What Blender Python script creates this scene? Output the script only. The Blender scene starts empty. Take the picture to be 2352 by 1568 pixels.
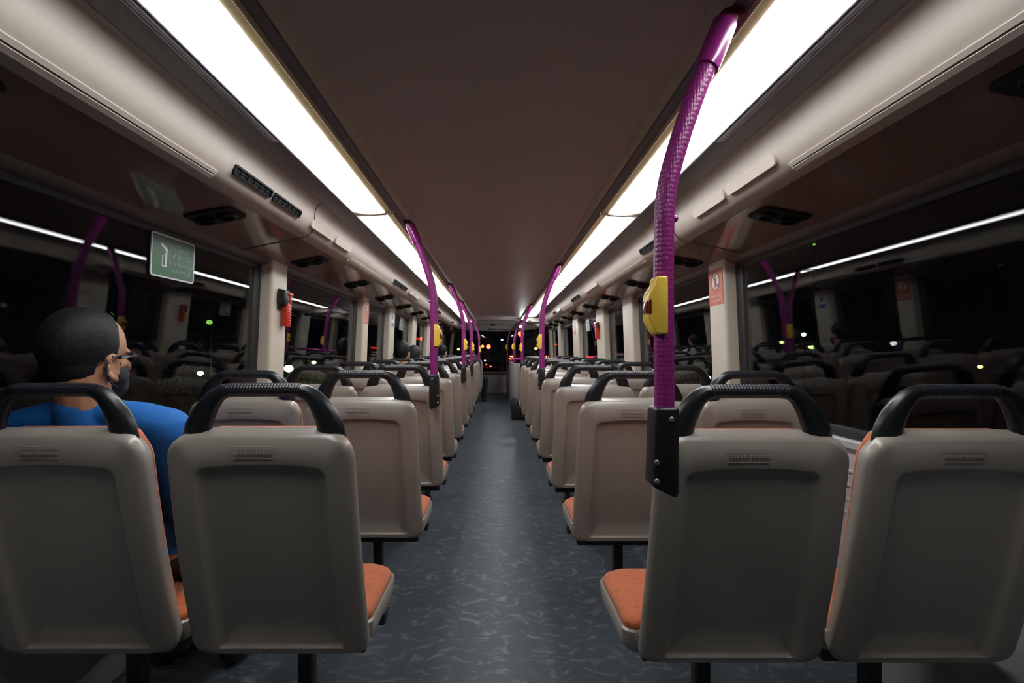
import bpy, bmesh, math, random
from mathutils import Vector, Matrix
R = math.radians
random.seed(7)
SC = bpy.context.scene
COL = SC.collection
HC = 1.06            # camera height above the upper-deck floor

# ------------------------------------------------------------------ camera
cam_d = bpy.data.cameras.new('camera')
cam_d.sensor_width = 36.0
cam_d.lens = 1150.0 / 2352.0 * 36.0
cam_d.clip_start = 0.02
cam_d.clip_end = 400
cam = bpy.data.objects.new('camera', cam_d)
COL.objects.link(cam)
cam.location = (0, 0, HC)
cam.rotation_euler = (R(90), 0, 0)
cam_d.shift_x = 34 / 2352
cam_d.shift_y = 22 / 2352
SC.camera = cam

# ------------------------------------------------------------------ world, exposure
w = bpy.data.worlds.new('night_sky')
SC.world = w
w.use_nodes = True
bgn = w.node_tree.nodes['Background']
bgn.inputs[0].default_value = (0.30, 0.33, 0.45, 1)
bgn.inputs[1].default_value = 0.0035
SC.view_settings.view_transform = 'Standard'
SC.view_settings.look = 'None'
SC.view_settings.exposure = 0.0
SC.view_settings.gamma = 1.0
SC.view_settings.use_curve_mapping = False
SC.cycles.max_bounces = 8
SC.cycles.diffuse_bounces = 3
SC.cycles.transparent_max_bounces = 24
SC.cycles.caustics_reflective = False
SC.cycles.caustics_refractive = False
SC.cycles.sample_clamp_indirect = 12
SC.cycles.use_denoising = True
LAMP = 12.2           # radiance of the ceiling diffusers

# ------------------------------------------------------------------ materials
def new_mat(name):
    m = bpy.data.materials.new(name)
    m.use_nodes = True
    nt = m.node_tree
    return m, nt, nt.nodes['Principled BSDF']

def plastic(name, col, rough=0.45, var=0.06, scale=14, bump=0.0, bscale=300, spec=0.5, metal=0.0, coat=0.0):
    m, nt, b = new_mat(name)
    tc = nt.nodes.new('ShaderNodeTexCoord')
    nz = nt.nodes.new('ShaderNodeTexNoise')
    nz.inputs['Scale'].default_value = scale
    nz.inputs['Detail'].default_value = 4
    nt.links.new(tc.outputs['Object'], nz.inputs['Vector'])
    rp = nt.nodes.new('ShaderNodeValToRGB')
    rp.color_ramp.elements[0].position = 0.3
    rp.color_ramp.elements[1].position = 0.7
    rp.color_ramp.elements[0].color = tuple(max(0, c * (1 - var)) for c in col) + (1,)
    rp.color_ramp.elements[1].color = tuple(min(1, c * (1 + var)) for c in col) + (1,)
    nt.links.new(nz.outputs['Fac'], rp.inputs['Fac'])
    nt.links.new(rp.outputs['Color'], b.inputs['Base Color'])
    b.inputs['Roughness'].default_value = rough
    b.inputs['Specular IOR Level'].default_value = spec
    b.inputs['Metallic'].default_value = metal
    if coat:
        b.inputs['Coat Weight'].default_value = coat
    if bump:
        n2 = nt.nodes.new('ShaderNodeTexNoise')
        n2.inputs['Scale'].default_value = bscale
        nt.links.new(tc.outputs['Object'], n2.inputs['Vector'])
        bp = nt.nodes.new('ShaderNodeBump')
        bp.inputs['Strength'].default_value = bump
        bp.inputs['Distance'].default_value = 0.002
        nt.links.new(n2.outputs['Fac'], bp.inputs['Height'])
        nt.links.new(bp.outputs['Normal'], b.inputs['Normal'])
    return m

def emit(name, col, s, base=(0.02, 0.02, 0.02)):
    m, nt, b = new_mat(name)
    b.inputs['Base Color'].default_value = base + (1,)
    b.inputs['Emission Color'].default_value = col + (1,)
    b.inputs['Emission Strength'].default_value = s
    b.inputs['Roughness'].default_value = 0.3
    return m

def glass(name, tint=(0.92, 0.95, 0.95)):
    m = bpy.data.materials.new(name)
    m.use_nodes = True
    nt = m.node_tree
    nt.nodes.clear()
    out = nt.nodes.new('ShaderNodeOutputMaterial')
    fr = nt.nodes.new('ShaderNodeFresnel')
    ge = nt.nodes.new('ShaderNodeNewGeometry')          # same Fresnel on both faces of the thin pane
    io = nt.nodes.new('ShaderNodeMapRange')
    io.inputs['To Min'].default_value = 1.34
    io.inputs['To Max'].default_value = 1 / 1.34
    nt.links.new(ge.outputs['Backfacing'], io.inputs['Value'])
    nt.links.new(io.outputs[0], fr.inputs['IOR'])
    tr = nt.nodes.new('ShaderNodeBsdfTransparent')
    tr.inputs['Color'].default_value = tint + (1,)
    gl = nt.nodes.new('ShaderNodeBsdfGlossy')
    gl.inputs['Roughness'].default_value = 0.012
    mx = nt.nodes.new('ShaderNodeMixShader')
    nt.links.new(fr.outputs[0], mx.inputs[0])
    nt.links.new(tr.outputs[0], mx.inputs[1])
    nt.links.new(gl.outputs[0], mx.inputs[2])
    nt.links.new(mx.outputs[0], out.inputs[0])
    return m

M = {}
M['shell'] = plastic('seat_shell_grey', (0.310, 0.277, 0.240), 0.27, 0.03, 6, 0.10, 420)
M['shell_print'] = plastic('moulded_print', (0.335, 0.298, 0.268), 0.3, 0.02)
M['handle'] = plastic('black_handle', (0.010, 0.012, 0.014), 0.32, 0.1, 30, 0.10, 500)
M['black'] = plastic('black_powder_coat', (0.010, 0.010, 0.011), 0.42, 0.1, 30)
M['gasket'] = plastic('black_rubber', (0.012, 0.012, 0.013), 0.6, 0.1, 30)
M['post'] = plastic('dark_steel', (0.030, 0.030, 0.032), 0.45, 0.1, 30, metal=0.3)
M['steel'] = plastic('bright_bolt_steel', (0.30, 0.30, 0.31), 0.4, 0.05, 40, metal=0.8)
M['purple_smooth'] = plastic('purple_enamel', (0.27, 0.018, 0.185), 0.24, 0.03, 20, coat=0.3)
M['yellow'] = plastic('yellow_plastic', (0.98, 0.65, 0.085), 0.33, 0.04, 25)
M['button'] = plastic('red_button', (0.16, 0.020, 0.010), 0.2, 0.04, 25, coat=0.5)
M['ceiling'] = plastic('brownish_ceiling_laminate', (0.46, 0.400, 0.362), 0.46, 0.02, 3, 0.06, 260)
M['panel'] = plastic('glossy_brown_panel', (0.215, 0.150, 0.125), 0.13, 0.03, 3)
M['duct'] = plastic('beige_duct_plastic', (0.50, 0.445, 0.385), 0.45, 0.02, 3, 0.05, 380)
M['cover'] = plastic('cream_cover_plastic', (0.60, 0.53, 0.445), 0.4, 0.02, 3)
M['strip'] = plastic('grey_mauve_strip', (0.16, 0.145, 0.160), 0.42, 0.03, 4)
M['rail'] = plastic('satin_aluminium', (0.62, 0.62, 0.68), 0.30, 0.03, 4, metal=0.3)
M['pillar'] = plastic('cream_pillar_plastic', (0.56, 0.515, 0.42), 0.42, 0.02, 4)
M['trimdark'] = plastic('brown_header_trim', (0.105, 0.082, 0.078), 0.35, 0.03, 4)
M['wall'] = plastic('grey_wall_laminate', (0.42, 0.41, 0.42), 0.5, 0.03, 4)
M['bulkhead'] = plastic('grey_front_panel', (0.20, 0.195, 0.19), 0.5, 0.05, 6)
M['vent'] = plastic('black_vent_plastic', (0.005, 0.006, 0.007), 0.55, 0.1, 30, spec=0.2)
M['vane'] = plastic('vane_plastic', (0.006, 0.007, 0.008), 0.6, 0.1, 30, spec=0.15)
M['reflector'] = plastic('cream_reflector', (0.78, 0.66, 0.42), 0.4, 0.02, 3)
M['green'] = plastic('green_sign_film', (0.014, 0.105, 0.042), 0.4, 0.03, 20)
M['white'] = plastic('white_print', (0.62, 0.62, 0.62), 0.45, 0.02, 20)
M['palegreen'] = plastic('pale_sign_print', (0.30, 0.40, 0.34), 0.45, 0.02, 20)
M['orange_film'] = plastic('orange_sticker_film', (0.50, 0.105, 0.042), 0.4, 0.03, 20)
M['pinkwhite'] = plastic('pinkish_white_print', (0.66, 0.50, 0.47), 0.45, 0.02, 20)
M['maroon'] = plastic('maroon_print', (0.14, 0.02, 0.025), 0.45, 0.02, 20)
M['blue_print'] = plastic('blue_print', (0.02, 0.10, 0.42), 0.45, 0.02, 20)
M['red'] = plastic('red_plastic', (0.52, 0.035, 0.014), 0.35, 0.04, 25)
M['glass'] = glass('window_glass')
M['road'] = plastic('asphalt', (0.045, 0.045, 0.048), 0.7, 0.2, 2, 0.3, 60)
M['car'] = plastic('dark_car_paint', (0.03, 0.03, 0.035), 0.25, 0.05, 4, coat=0.5)
M['concrete'] = plastic('dark_concrete', (0.05, 0.048, 0.045), 0.8, 0.1, 3)
M['leaf'] = plastic('green_leaf', (0.16, 0.24, 0.035), 0.5, 0.35, 3)
M['leafgrey'] = plastic('grey_green_leaf', (0.17, 0.19, 0.14), 0.45, 0.35, 3)
M['bark'] = plastic('bark', (0.08, 0.055, 0.035), 0.8, 0.2, 10)
M['red_glow'] = emit('red_lamp_glow', (1.0, 0.035, 0.012), 26)
M['red_glow_soft'] = emit('brake_glow_red', (1.0, 0.04, 0.015), 2.2)  # glow of the added strips that imitate brake lights
M['white_glow'] = emit('white_lamp_glow', (0.95, 0.97, 1.0), 9)
M['orange_glow'] = emit('orange_lamp_glow', (1.0, 0.42, 0.08), 9)
M['green_dim'] = emit('dim_green_lamp_glow', (0.35, 0.8, 0.12), 0.9)
M['green_glow'] = emit('green_lamp_glow', (0.35, 1.0, 0.22), 7)
M['lime_glow'] = emit('lime_lamp_glow', (0.75, 1.0, 0.30), 22)
M['blue_glow'] = emit('blue_lamp_glow', (0.3, 0.7, 1.0), 5)
M['white_tree_glow'] = emit('cool_lamp_glow', (0.9, 0.95, 1.0), 14)
M['spot_glow'] = emit('small_ceiling_spot', (0.95, 0.97, 1.0), 500)

# orange moquette with a soft mottled print
m, nt, b = new_mat('orange_seat_fabric')
tc = nt.nodes.new('ShaderNodeTexCoord')
vo = nt.nodes.new('ShaderNodeTexVoronoi'); vo.inputs['Scale'].default_value = 42
nt.links.new(tc.outputs['Object'], vo.inputs['Vector'])
rp = nt.nodes.new('ShaderNodeValToRGB')
rp.color_ramp.elements[0].position = 0.22; rp.color_ramp.elements[0].color = (0.37, 0.080, 0.018, 1)
rp.color_ramp.elements[1].position = 0.42; rp.color_ramp.elements[1].color = (0.45, 0.105, 0.024, 1)
nt.links.new(vo.outputs['Distance'], rp.inputs['Fac']); nt.links.new(rp.outputs['Color'], b.inputs['Base Color'])
nz = nt.nodes.new('ShaderNodeTexNoise'); nz.inputs['Scale'].default_value = 700
nt.links.new(tc.outputs['Object'], nz.inputs['Vector'])
bp = nt.nodes.new('ShaderNodeBump'); bp.inputs['Strength'].default_value = 0.35; bp.inputs['Distance'].default_value = 0.001
nt.links.new(nz.outputs['Fac'], bp.inputs['Height']); nt.links.new(bp.outputs['Normal'], b.inputs['Normal'])
b.inputs['Roughness'].default_value = 0.75; b.inputs['Sheen Weight'].default_value = 0.25
M['fabric'] = m

# purple pole sleeve, dimpled
m, nt, b = new_mat('purple_dimpled_sleeve')
tc = nt.nodes.new('ShaderNodeTexCoord')
mp = nt.nodes.new('ShaderNodeMapping'); mp.inputs['Scale'].default_value = (1, 1, 0.62)
nt.links.new(tc.outputs['Object'], mp.inputs['Vector'])
vo = nt.nodes.new('ShaderNodeTexVoronoi'); vo.inputs['Scale'].default_value = 175; vo.inputs['Randomness'].default_value = 0.35
nt.links.new(mp.outputs['Vector'], vo.inputs['Vector'])
bp = nt.nodes.new('ShaderNodeBump'); bp.inputs['Strength'].default_value = 0.75; bp.inputs['Distance'].default_value = 0.0022; bp.invert = True
nt.links.new(vo.outputs['Distance'], bp.inputs['Height']); nt.links.new(bp.outputs['Normal'], b.inputs['Normal'])
b.inputs['Base Color'].default_value = (0.27, 0.020, 0.185, 1); b.inputs['Roughness'].default_value = 0.36
M['purple'] = m

# textured rubber grip
m, nt, b = new_mat('ribbed_grip')
tc = nt.nodes.new('ShaderNodeTexCoord')
vo = nt.nodes.new('ShaderNodeTexVoronoi'); vo.inputs['Scale'].default_value = 150; vo.inputs['Randomness'].default_value = 0.2
nt.links.new(tc.outputs['Object'], vo.inputs['Vector'])
bp = nt.nodes.new('ShaderNodeBump'); bp.inputs['Strength'].default_value = 0.8; bp.inputs['Distance'].default_value = 0.002; bp.invert = True
nt.links.new(vo.outputs['Distance'], bp.inputs['Height']); nt.links.new(bp.outputs['Normal'], b.inputs['Normal'])
b.inputs['Base Color'].default_value = (0.014, 0.017, 0.021, 1); b.inputs['Roughness'].default_value = 0.38
M['grip'] = m

# vinyl floor with curved flakes
m, nt, b = new_mat('flecked_vinyl_floor')
tc = nt.nodes.new('ShaderNodeTexCoord')
n1 = nt.nodes.new('ShaderNodeTexNoise'); n1.inputs['Scale'].default_value = 9; n1.inputs['Detail'].default_value = 1
nt.links.new(tc.outputs['Object'], n1.inputs['Vector'])
vm = nt.nodes.new('ShaderNodeVectorMath'); vm.operation = 'SCALE'; vm.inputs['Scale'].default_value = 0.16
nt.links.new(n1.outputs['Color'], vm.inputs[0])
va = nt.nodes.new('ShaderNodeVectorMath'); va.operation = 'ADD'
nt.links.new(tc.outputs['Object'], va.inputs[0]); nt.links.new(vm.outputs[0], va.inputs[1])
mp = nt.nodes.new('ShaderNodeMapping'); mp.inputs['Scale'].default_value = (15, 34, 1)
nt.links.new(va.outputs[0], mp.inputs['Vector'])
n2 = nt.nodes.new('ShaderNodeTexNoise'); n2.inputs['Scale'].default_value = 1.0; n2.inputs['Detail'].default_value = 3; n2.inputs['Roughness'].default_value = 0.6
nt.links.new(mp.outputs['Vector'], n2.inputs['Vector'])
rp = nt.nodes.new('ShaderNodeValToRGB')
rp.color_ramp.elements[0].position = 0.53; rp.color_ramp.elements[0].color = (0.052, 0.066, 0.079, 1)
rp.color_ramp.elements[1].position = 0.72; rp.color_ramp.elements[1].color = (0.165, 0.163, 0.158, 1)
nt.links.new(n2.outputs['Fac'], rp.inputs['Fac']); nt.links.new(rp.outputs['Color'], b.inputs['Base Color'])
b.inputs['Roughness'].default_value = 0.50; b.inputs['Specular IOR Level'].default_value = 0.3
M['floor'] = m

# lamp diffuser: tube glow brightest along its middle
m, nt, b = new_mat('lit_diffuser')
tc = nt.nodes.new('ShaderNodeTexCoord')
sx = nt.nodes.new('ShaderNodeSeparateXYZ'); nt.links.new(tc.outputs['Object'], sx.inputs[0])
ab = nt.nodes.new('ShaderNodeMath'); ab.operation = 'ABSOLUTE'; nt.links.new(sx.outputs[0], ab.inputs[0])
mr = nt.nodes.new('ShaderNodeMapRange'); mr.inputs['From Min'].default_value = 0.0; mr.inputs['From Max'].default_value = 0.078
mr.inputs['To Min'].default_value = LAMP * 2.1; mr.inputs['To Max'].default_value = LAMP * 0.10; mr.interpolation_type = 'SMOOTHSTEP'
nt.links.new(ab.outputs[0], mr.inputs['Value'])
b.inputs['Base Color'].default_value = (0.8, 0.8, 0.8, 1); b.inputs['Emission Color'].default_value = (0.985, 0.99, 1.0, 1)
sg = nt.nodes.new('ShaderNodeSeparateXYZ'); nt.links.new(tc.outputs['Generated'], sg.inputs[0])
pp = nt.nodes.new('ShaderNodeMath'); pp.operation = 'PINGPONG'; pp.inputs[1].default_value = 0.5; nt.links.new(sg.outputs[1], pp.inputs[0])
m2 = nt.nodes.new('ShaderNodeMapRange'); m2.inputs['From Max'].default_value = 0.02; m2.inputs['To Min'].default_value = 0.10; m2.interpolation_type = 'SMOOTHSTEP'
nt.links.new(pp.outputs[0], m2.inputs['Value'])
mm = nt.nodes.new('ShaderNodeMath'); mm.operation = 'MULTIPLY'; nt.links.new(mr.outputs[0], mm.inputs[0]); nt.links.new(m2.outputs[0], mm.inputs[1])
nt.links.new(mm.outputs[0], b.inputs['Emission Strength'])
M['diffuser'] = m

# ------------------------------------------------------------------ mesh helpers
class MB:
    def __init__(s):
        s.v = []; s.f = []; s.mi = []
    def add(s, vs, fs, mi=0):
        o = len(s.v)
        s.v += [tuple(p) for p in vs]
        s.f += [tuple(i + o for i in f) for f in fs]
        s.mi += [mi] * len(fs)
        return s
    def box(s, c, d, bev=0.0, seg=2, mat=None, mi=0):
        bm = bmesh.new()
        bmesh.ops.create_cube(bm, size=1.0)
        for vv in bm.verts:
            vv.co = Vector((vv.co.x * d[0], vv.co.y * d[1], vv.co.z * d[2]))
        if bev > 0:
            bmesh.ops.bevel(bm, geom=bm.edges[:], offset=min(bev, min(d) * 0.49), segments=seg, profile=0.5, affect='EDGES')
        bm.verts.index_update()
        T = Matrix.Translation(Vector(c)) @ (mat if mat is not None else Matrix.Identity(4))
        s.add([T @ vv.co for vv in bm.verts], [[q.index for q in f.verts] for f in bm.faces], mi)
        bm.free()
        return s
    def loft(s, loops, closed=True, cap0=False, cap1=False, mi=0):
        n = len(loops[0]); vs = []; fs = []
        for l in loops: vs += l
        for a in range(len(loops) - 1):
            for i in range(n if closed else n - 1):
                j = (i + 1) % n
                fs.append((a * n + i, a * n + j, (a + 1) * n + j, (a + 1) * n + i))
        if cap0: fs.append(tuple(range(n))[::-1])
        if cap1: fs.append(tuple((len(loops) - 1) * n + i for i in range(n)))
        return s.add(vs, fs, mi)
    def sweep(s, path, ra, rb=None, n=16, up=(0, 1, 0), caps=True, mi=0):
        """tube along path; ra = radius across (in the plane normal to up), rb = radius along up"""
        P = [Vector(p) for p in path]
        if not hasattr(ra, '__len__'): ra = [ra] * len(P)
        if rb is None: rb = ra
        if not hasattr(rb, '__len__'): rb = [rb] * len(P)
        loops = []
        U = Vector(up)
        for i, p in enumerate(P):
            t = (P[min(i + 1, len(P) - 1)] - P[max(i - 1, 0)]).normalized()
            a = U.cross(t)
            if a.length < 1e-4: a = Vector((1, 0, 0)).cross(t)
            a.normalize(); bb = t.cross(a).normalized()
            loops.append([p + a * (ra[i] * math.cos(2 * math.pi * k / n)) + bb * (rb[i] * math.sin(2 * math.pi * k / n)) for k in range(n)])
        return s.loft(loops, True, caps, caps, mi)
    def ell(s, c, r, nu=20, nv=12, mat=None, mi=0):
        vs = []; fs = []
        for j in range(nv + 1):
            th = math.pi * j / nv
            for i in range(nu):
                ph = 2 * math.pi * i / nu
                p = Vector((r[0] * math.sin(th) * math.cos(ph), r[1] * math.sin(th) * math.sin(ph), r[2] * math.cos(th)))
                if mat is not None: p = mat @ p
                vs.append(p + Vector(c))
        for j in range(nv):
            for i in range(nu):
                k = (i + 1) % nu
                fs.append((j * nu + i, (j + 1) * nu + i, (j + 1) * nu + k, j * nu + k))
        return s.add(vs, fs, mi)
    def prism(s, poly, plane, a, b_, mi=0):
        """extrude a 2-D polygon; plane 'xz' extrudes along y, 'yz' along x, 'xy' along z"""
        def P(p, h):
            return {'xz': (p[0], h, p[1]), 'yz': (h, p[0], p[1]), 'xy': (p[0], p[1], h)}[plane]
        n = len(poly)
        vs = [P(p, a) for p in poly] + [P(p, b_) for p in poly]
        fs = [tuple(range(n)), tuple(range(n, 2 * n))[::-1]] + [(i, i + n, (i + 1) % n + n, (i + 1) % n) for i in range(n)]
        return s.add(vs, fs, mi)
    def mesh(s, name, mats, sharp=38):
        me = bpy.data.meshes.new(name)
        me.from_pydata(s.v, [], s.f)
        bm = bmesh.new(); bm.from_mesh(me)
        bmesh.ops.remove_doubles(bm, verts=bm.verts[:], dist=1e-6)
        bmesh.ops.recalc_face_normals(bm, faces=bm.faces[:])
        bm.to_mesh(me); bm.free()
        if not isinstance(mats, (list, tuple)): mats = [mats]
        for m_ in mats: me.materials.append(m_)
        for p in me.polygons: p.use_smooth = True
        me.set_sharp_from_angle(angle=R(sharp))
        return me
    def build(s, name, mat, parent=None, loc=None, sharp=38, label=None):
        o = bpy.data.objects.new(name, s.mesh(name, mat, sharp))
        COL.objects.link(o)
        if loc is not None: o.location = loc
        if parent is not None: o.parent = parent
        if label: o['label'] = label
        return o

def bevel_obj(o, wd, seg=2, ang=30):
    bm = bmesh.new(); bm.from_mesh(o.data)
    es = [e for e in bm.edges if len(e.link_faces) == 2 and e.calc_face_angle(0) > R(ang)]
    bmesh.ops.bevel(bm, geom=es, offset=wd, segments=seg, profile=0.5, affect='EDGES')
    bm.to_mesh(o.data); bm.free()
    for p in o.data.polygons: p.use_smooth = True
    o.data.set_sharp_from_angle(angle=R(40))
    return o

def tag(o, label, cat, group=None, kind=None):
    o['label'] = label; o['category'] = cat
    if group: o['group'] = group
    if kind: o['kind'] = kind
    return o
def empty(name, loc, label, cat, group=None):
    o = bpy.data.objects.new(name, None)
    COL.objects.link(o); o.location = loc; o.empty_display_size = 0.05
    return tag(o, label, cat, group)
def struct(o, label=None, cat=None):
    o['kind'] = 'structure'
    if label: o['label'] = label
    if cat: o['category'] = cat
    return o
def copy_tree(o, parent=None):
    c = o.copy(); COL.objects.link(c)
    if parent is not None: c.parent = parent
    for ch in o.children: copy_tree(ch, c)
    return c

def arc_poly(corners, seg=6, sub=4):
    """rounded polygon: corners = [(x, y, radius)], counter-clockwise; edges subdivided"""
    n = len(corners); out = []
    for i in range(n):
        p0 = Vector(corners[i - 1][:2]); p = Vector(corners[i][:2]); p1 = Vector(corners[(i + 1) % n][:2]); r = corners[i][2]
        d0 = (p0 - p).normalized(); d1 = (p1 - p).normalized()
        ang = d0.angle(d1); t = r / math.tan(ang / 2)
        a = p + d0 * t; b = p + d1 * t
        c = p + (d0 + d1).normalized() * (r / math.sin(ang / 2))
        va = a - c; vb = b - c
        tot = va.angle(vb); cr = va.x * vb.y - va.y * vb.x; sg = 1 if cr > 0 else -1
        arc = []
        for k in range(seg + 1):
            th = sg * tot * k / seg
            arc.append(Vector((c.x + va.x * math.cos(th) - va.y * math.sin(th), c.y + va.x * math.sin(th) + va.y * math.cos(th))))
        if out:
            q = out[-1]
            for k in range(1, sub): out.append(q.lerp(arc[0], k / sub))
        out += arc
    q = out[-1]; f = out[0]
    for k in range(1, sub): out.append(q.lerp(f, k / sub))
    return out

def text_mesh(body, size, name, mat, parent, T, align='CENTER', ext=0.0003):
    cu = bpy.data.curves.new(name, 'FONT'); cu.body = body; cu.size = size
    cu.align_x = align; cu.align_y = 'CENTER'; cu.extrude = ext; cu.resolution_u = 3
    to = bpy.data.objects.new(name + '_tmp', cu); COL.objects.link(to)
    dg = bpy.context.evaluated_depsgraph_get()
    me = bpy.data.meshes.new_from_object(to.evaluated_get(dg))
    bpy.data.objects.remove(to)
    me.transform(T); me.materials.clear(); me.materials.append(mat)
    me.name = name
    o = bpy.data.objects.new(name, me); COL.objects.link(o); o.parent = parent
    return o

def shear(x, z, y):
    """the roof comes down slightly towards the front of the bus; z relative to camera height"""
    k = min(1.2, max(0, (z - 0.45) / 0.2))
    return z - 0.0065 * k * (y - 1.0)

LEAN = math.tan(0.043)
def lean(mb, side):
    """the side windows and pillars lean outwards towards the bottom"""
    mb.v = [(x + side * (HC + 0.442 - z) * LEAN, y, z) for x, y, z in mb.v]
    return mb
def strip_y(profile, ys, side):
    """surface made from an (x, zrel) profile run along y"""
    return [[(side * x, y, HC + shear(x, z, y)) for x, z in profile] for y in ys]

YB, YF = -1.0, 12.7       # back and front of the deck
YS = [YB, 0, 1.5, 3, 4.5, 6, 7.5, 9, 10.5, 12, YF]
WX = 1.21                 # inner face of the window glass
SILL = 0.745; WTOP = HC + 0.442

# ------------------------------------------------------------------ floor, ceiling, walls
mb = MB().box((0, (YB + YF) / 2, -0.03), (2.62, YF - YB, 0.06))
struct(mb.build('floor', M['floor']), 'dark blue-grey flecked vinyl bus floor', 'floor')

cprof = [(-0.437, 0.702), (-0.40, 0.708), (-0.2, 0.716), (0, 0.719), (0.2, 0.716), (0.40, 0.708), (0.437, 0.702)]
loops = []
for y in YS[:-2] + [11.0]:
    loops.append([(x, y, HC + shear(x, z, y)) for x, z in cprof] + [(x, y, HC + shear(x, z, y) + 0.04) for x, z in cprof[::-1]])
struct(MB().loft(loops, True, True, True).build('ceiling', M['ceiling']), 'plain brownish ceiling panel along the aisle', 'ceiling')
for side, nm in ((-1, 'left'), (1, 'right')):
    # bevelled edge of the ceiling and dark shadow gap beside the lamps
    struct(MB().loft(strip_y([(0.437, 0.702), (0.456, 0.671), (0.459, 0.671), (0.460, 0.74), (0.437, 0.74)], YS[:-1], side), True, True, True).build('trim_%d' % (1 if side < 0 else 2), M['cover']))
    struct(MB().loft(strip_y([(0.459, 0.664), (0.486, 0.660), (0.486, 0.70), (0.459, 0.70)], YS[:-1], side), True, True, True).build('trim_%d' % (3 if side < 0 else 4), M['strip']))
    # lamp housing roof, then the grey strip outside the lamps
    struct(MB().loft(strip_y([(0.486, 0.690), (0.676, 0.690), (0.676, 0.73), (0.486, 0.73)], YS[:-1], side), True, True, True).build('trim_%d' % (5 if side < 0 else 6), M['strip']))
    struct(MB().loft(strip_y([(0.6745, 0.655), (0.700, 0.653), (0.770, 0.653), (0.770, 0.70), (0.6745, 0.70)], YS[:-1], side), True, True, True).build('trim_%d' % (7 if side < 0 else 8), M['strip']))
    # beige air duct
    dp = [(0.7705, 0.6525), (0.782, 0.648), (0.792, 0.639), (0.800, 0.626), (0.806, 0.610), (0.811, 0.592), (0.817, 0.575), (0.826, 0.558), (0.838, 0.545), (0.853, 0.534), (0.869, 0.527), (0.887, 0.522), (0.905, 0.520), (0.905, 0.66)]
    struct(MB().loft(strip_y(dp, YS[:-1], side), True, True, True).build('trim_%d' % (9 if side < 0 else 10), M['duct'], sharp=25))
    # glossy brown panel above the windows, and header trim
    struct(MB().loft(strip_y([(0.905, 0.5185), (1.165, 0.466), (1.165, 0.52), (0.905, 0.56)], YS, side), True, True, True).build('trim_%d' % (11 if side < 0 else 12), M['panel']))
    struct(MB().loft(strip_y([(1.165, 0.4655), (1.172, 0.456), (1.196, 0.443), (1.24, 0.441), (1.24, 0.52), (1.1655, 0.52)], YS, side), True, True, True).build('trim_%d' % (13 if side < 0 else 14), M['trimdark']))
    # seams of the duct and panel mouldings
    sy = 2.19 if side < 0 else 2.27
    seam = [(x - 0.0015 if x < 0.85 else x, z - (0.0012 if x >= 0.80 else 0.0006)) for x, z in dp[:-1]] + [(1.0, 0.4985), (1.165, 0.4645)]
    struct(MB().sweep([(side * x, sy + 0.10 * (1 - max(0, (z - 0.52)) / 0.135) ** 1.5, HC + shear(x, z, sy)) for x, z in seam], 0.0018, n=6).build('trim_%d' % (15 if side < 0 else 16), M['trimdark']))
    # lower wall and sill
    mb = MB().prism([(side * 1.236, 0), (side * 1.236, SILL - 0.03), (side * 1.222, SILL - 0.022), (side * 1.221, SILL), (side * 1.226, SILL + 0.006), (side * 1.30, SILL + 0.006), (side * 1.30, 0)], 'xz', YB, YF)
    for k in range(4):
        mb.box((side * 1.235, (YB + YF) / 2, 0.64 - 0.05 * k), (0.006, YF - YB, 0.012), 0.002)
    struct(mb.build('wall_%s' % nm, M['wall']), 'ribbed grey side wall below the %s windows' % nm, 'wall')

# rear wall behind the camera
struct(MB().box((0, YB - 0.03, 0.9), (2.5, 0.06, 1.8)).build('wall_back', M['bulkhead']))

# front of the deck: low bulkhead, header with curved lower edge, side returns
mb = MB().box((0, 12.66, 0.25), (2.44, 0.08, 0.50), 0.01)
mb.box((0, 12.60, 0.515), (2.44, 0.20, 0.035), 0.012)
mb.box((0, 12.615, 0.05), (2.44, 0.02, 0.10), 0.004)
mb.box((0, 12.617, 0.42), (2.30, 0.012, 0.012), 0.003)
struct(mb.build('wall_front', M['bulkhead']), 'low grey bulkhead under the front windscreen', 'wall')
loops = []
for i in range(25):
    x = -1.22 + 2.44 * i / 24
    zb = 0.545 + 0.10 * (abs(x) / 1.22) ** 2
    zt = 0.70 - 0.03 * (abs(x) / 1.22) ** 2
    zb -= 0.105; zt -= 0.075
    loops.append([(x, 11.30, HC + zb), (x, 11.26, HC + zb + 0.008), (x, 11.16, HC + zb + 0.07), (x, 11.02, HC + zt - 0.03), (x, 10.86, HC + zt), (x, 10.86, HC + zt + 0.05), (x, 12.72, HC + zt + 0.05), (x, 12.72, HC + zb + 0.05), (x, 11.6, HC + zb + 0.02)])
struct(MB().loft(loops, True, True, True).build('trim_17', M['duct']), 'curved beige header above the front windscreen', 'trim')
for k, side in enumerate((-1, 1)):
    struct(MB().sweep([(side * 1.19, 12.55, 0.5), (side * 1.16, 12.5, 1.0), (side * 1.10, 12.42, 1.55)], 0.05, 0.07, n=12).build('trim_%d' % (18 + k), M['pillar']))

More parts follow.
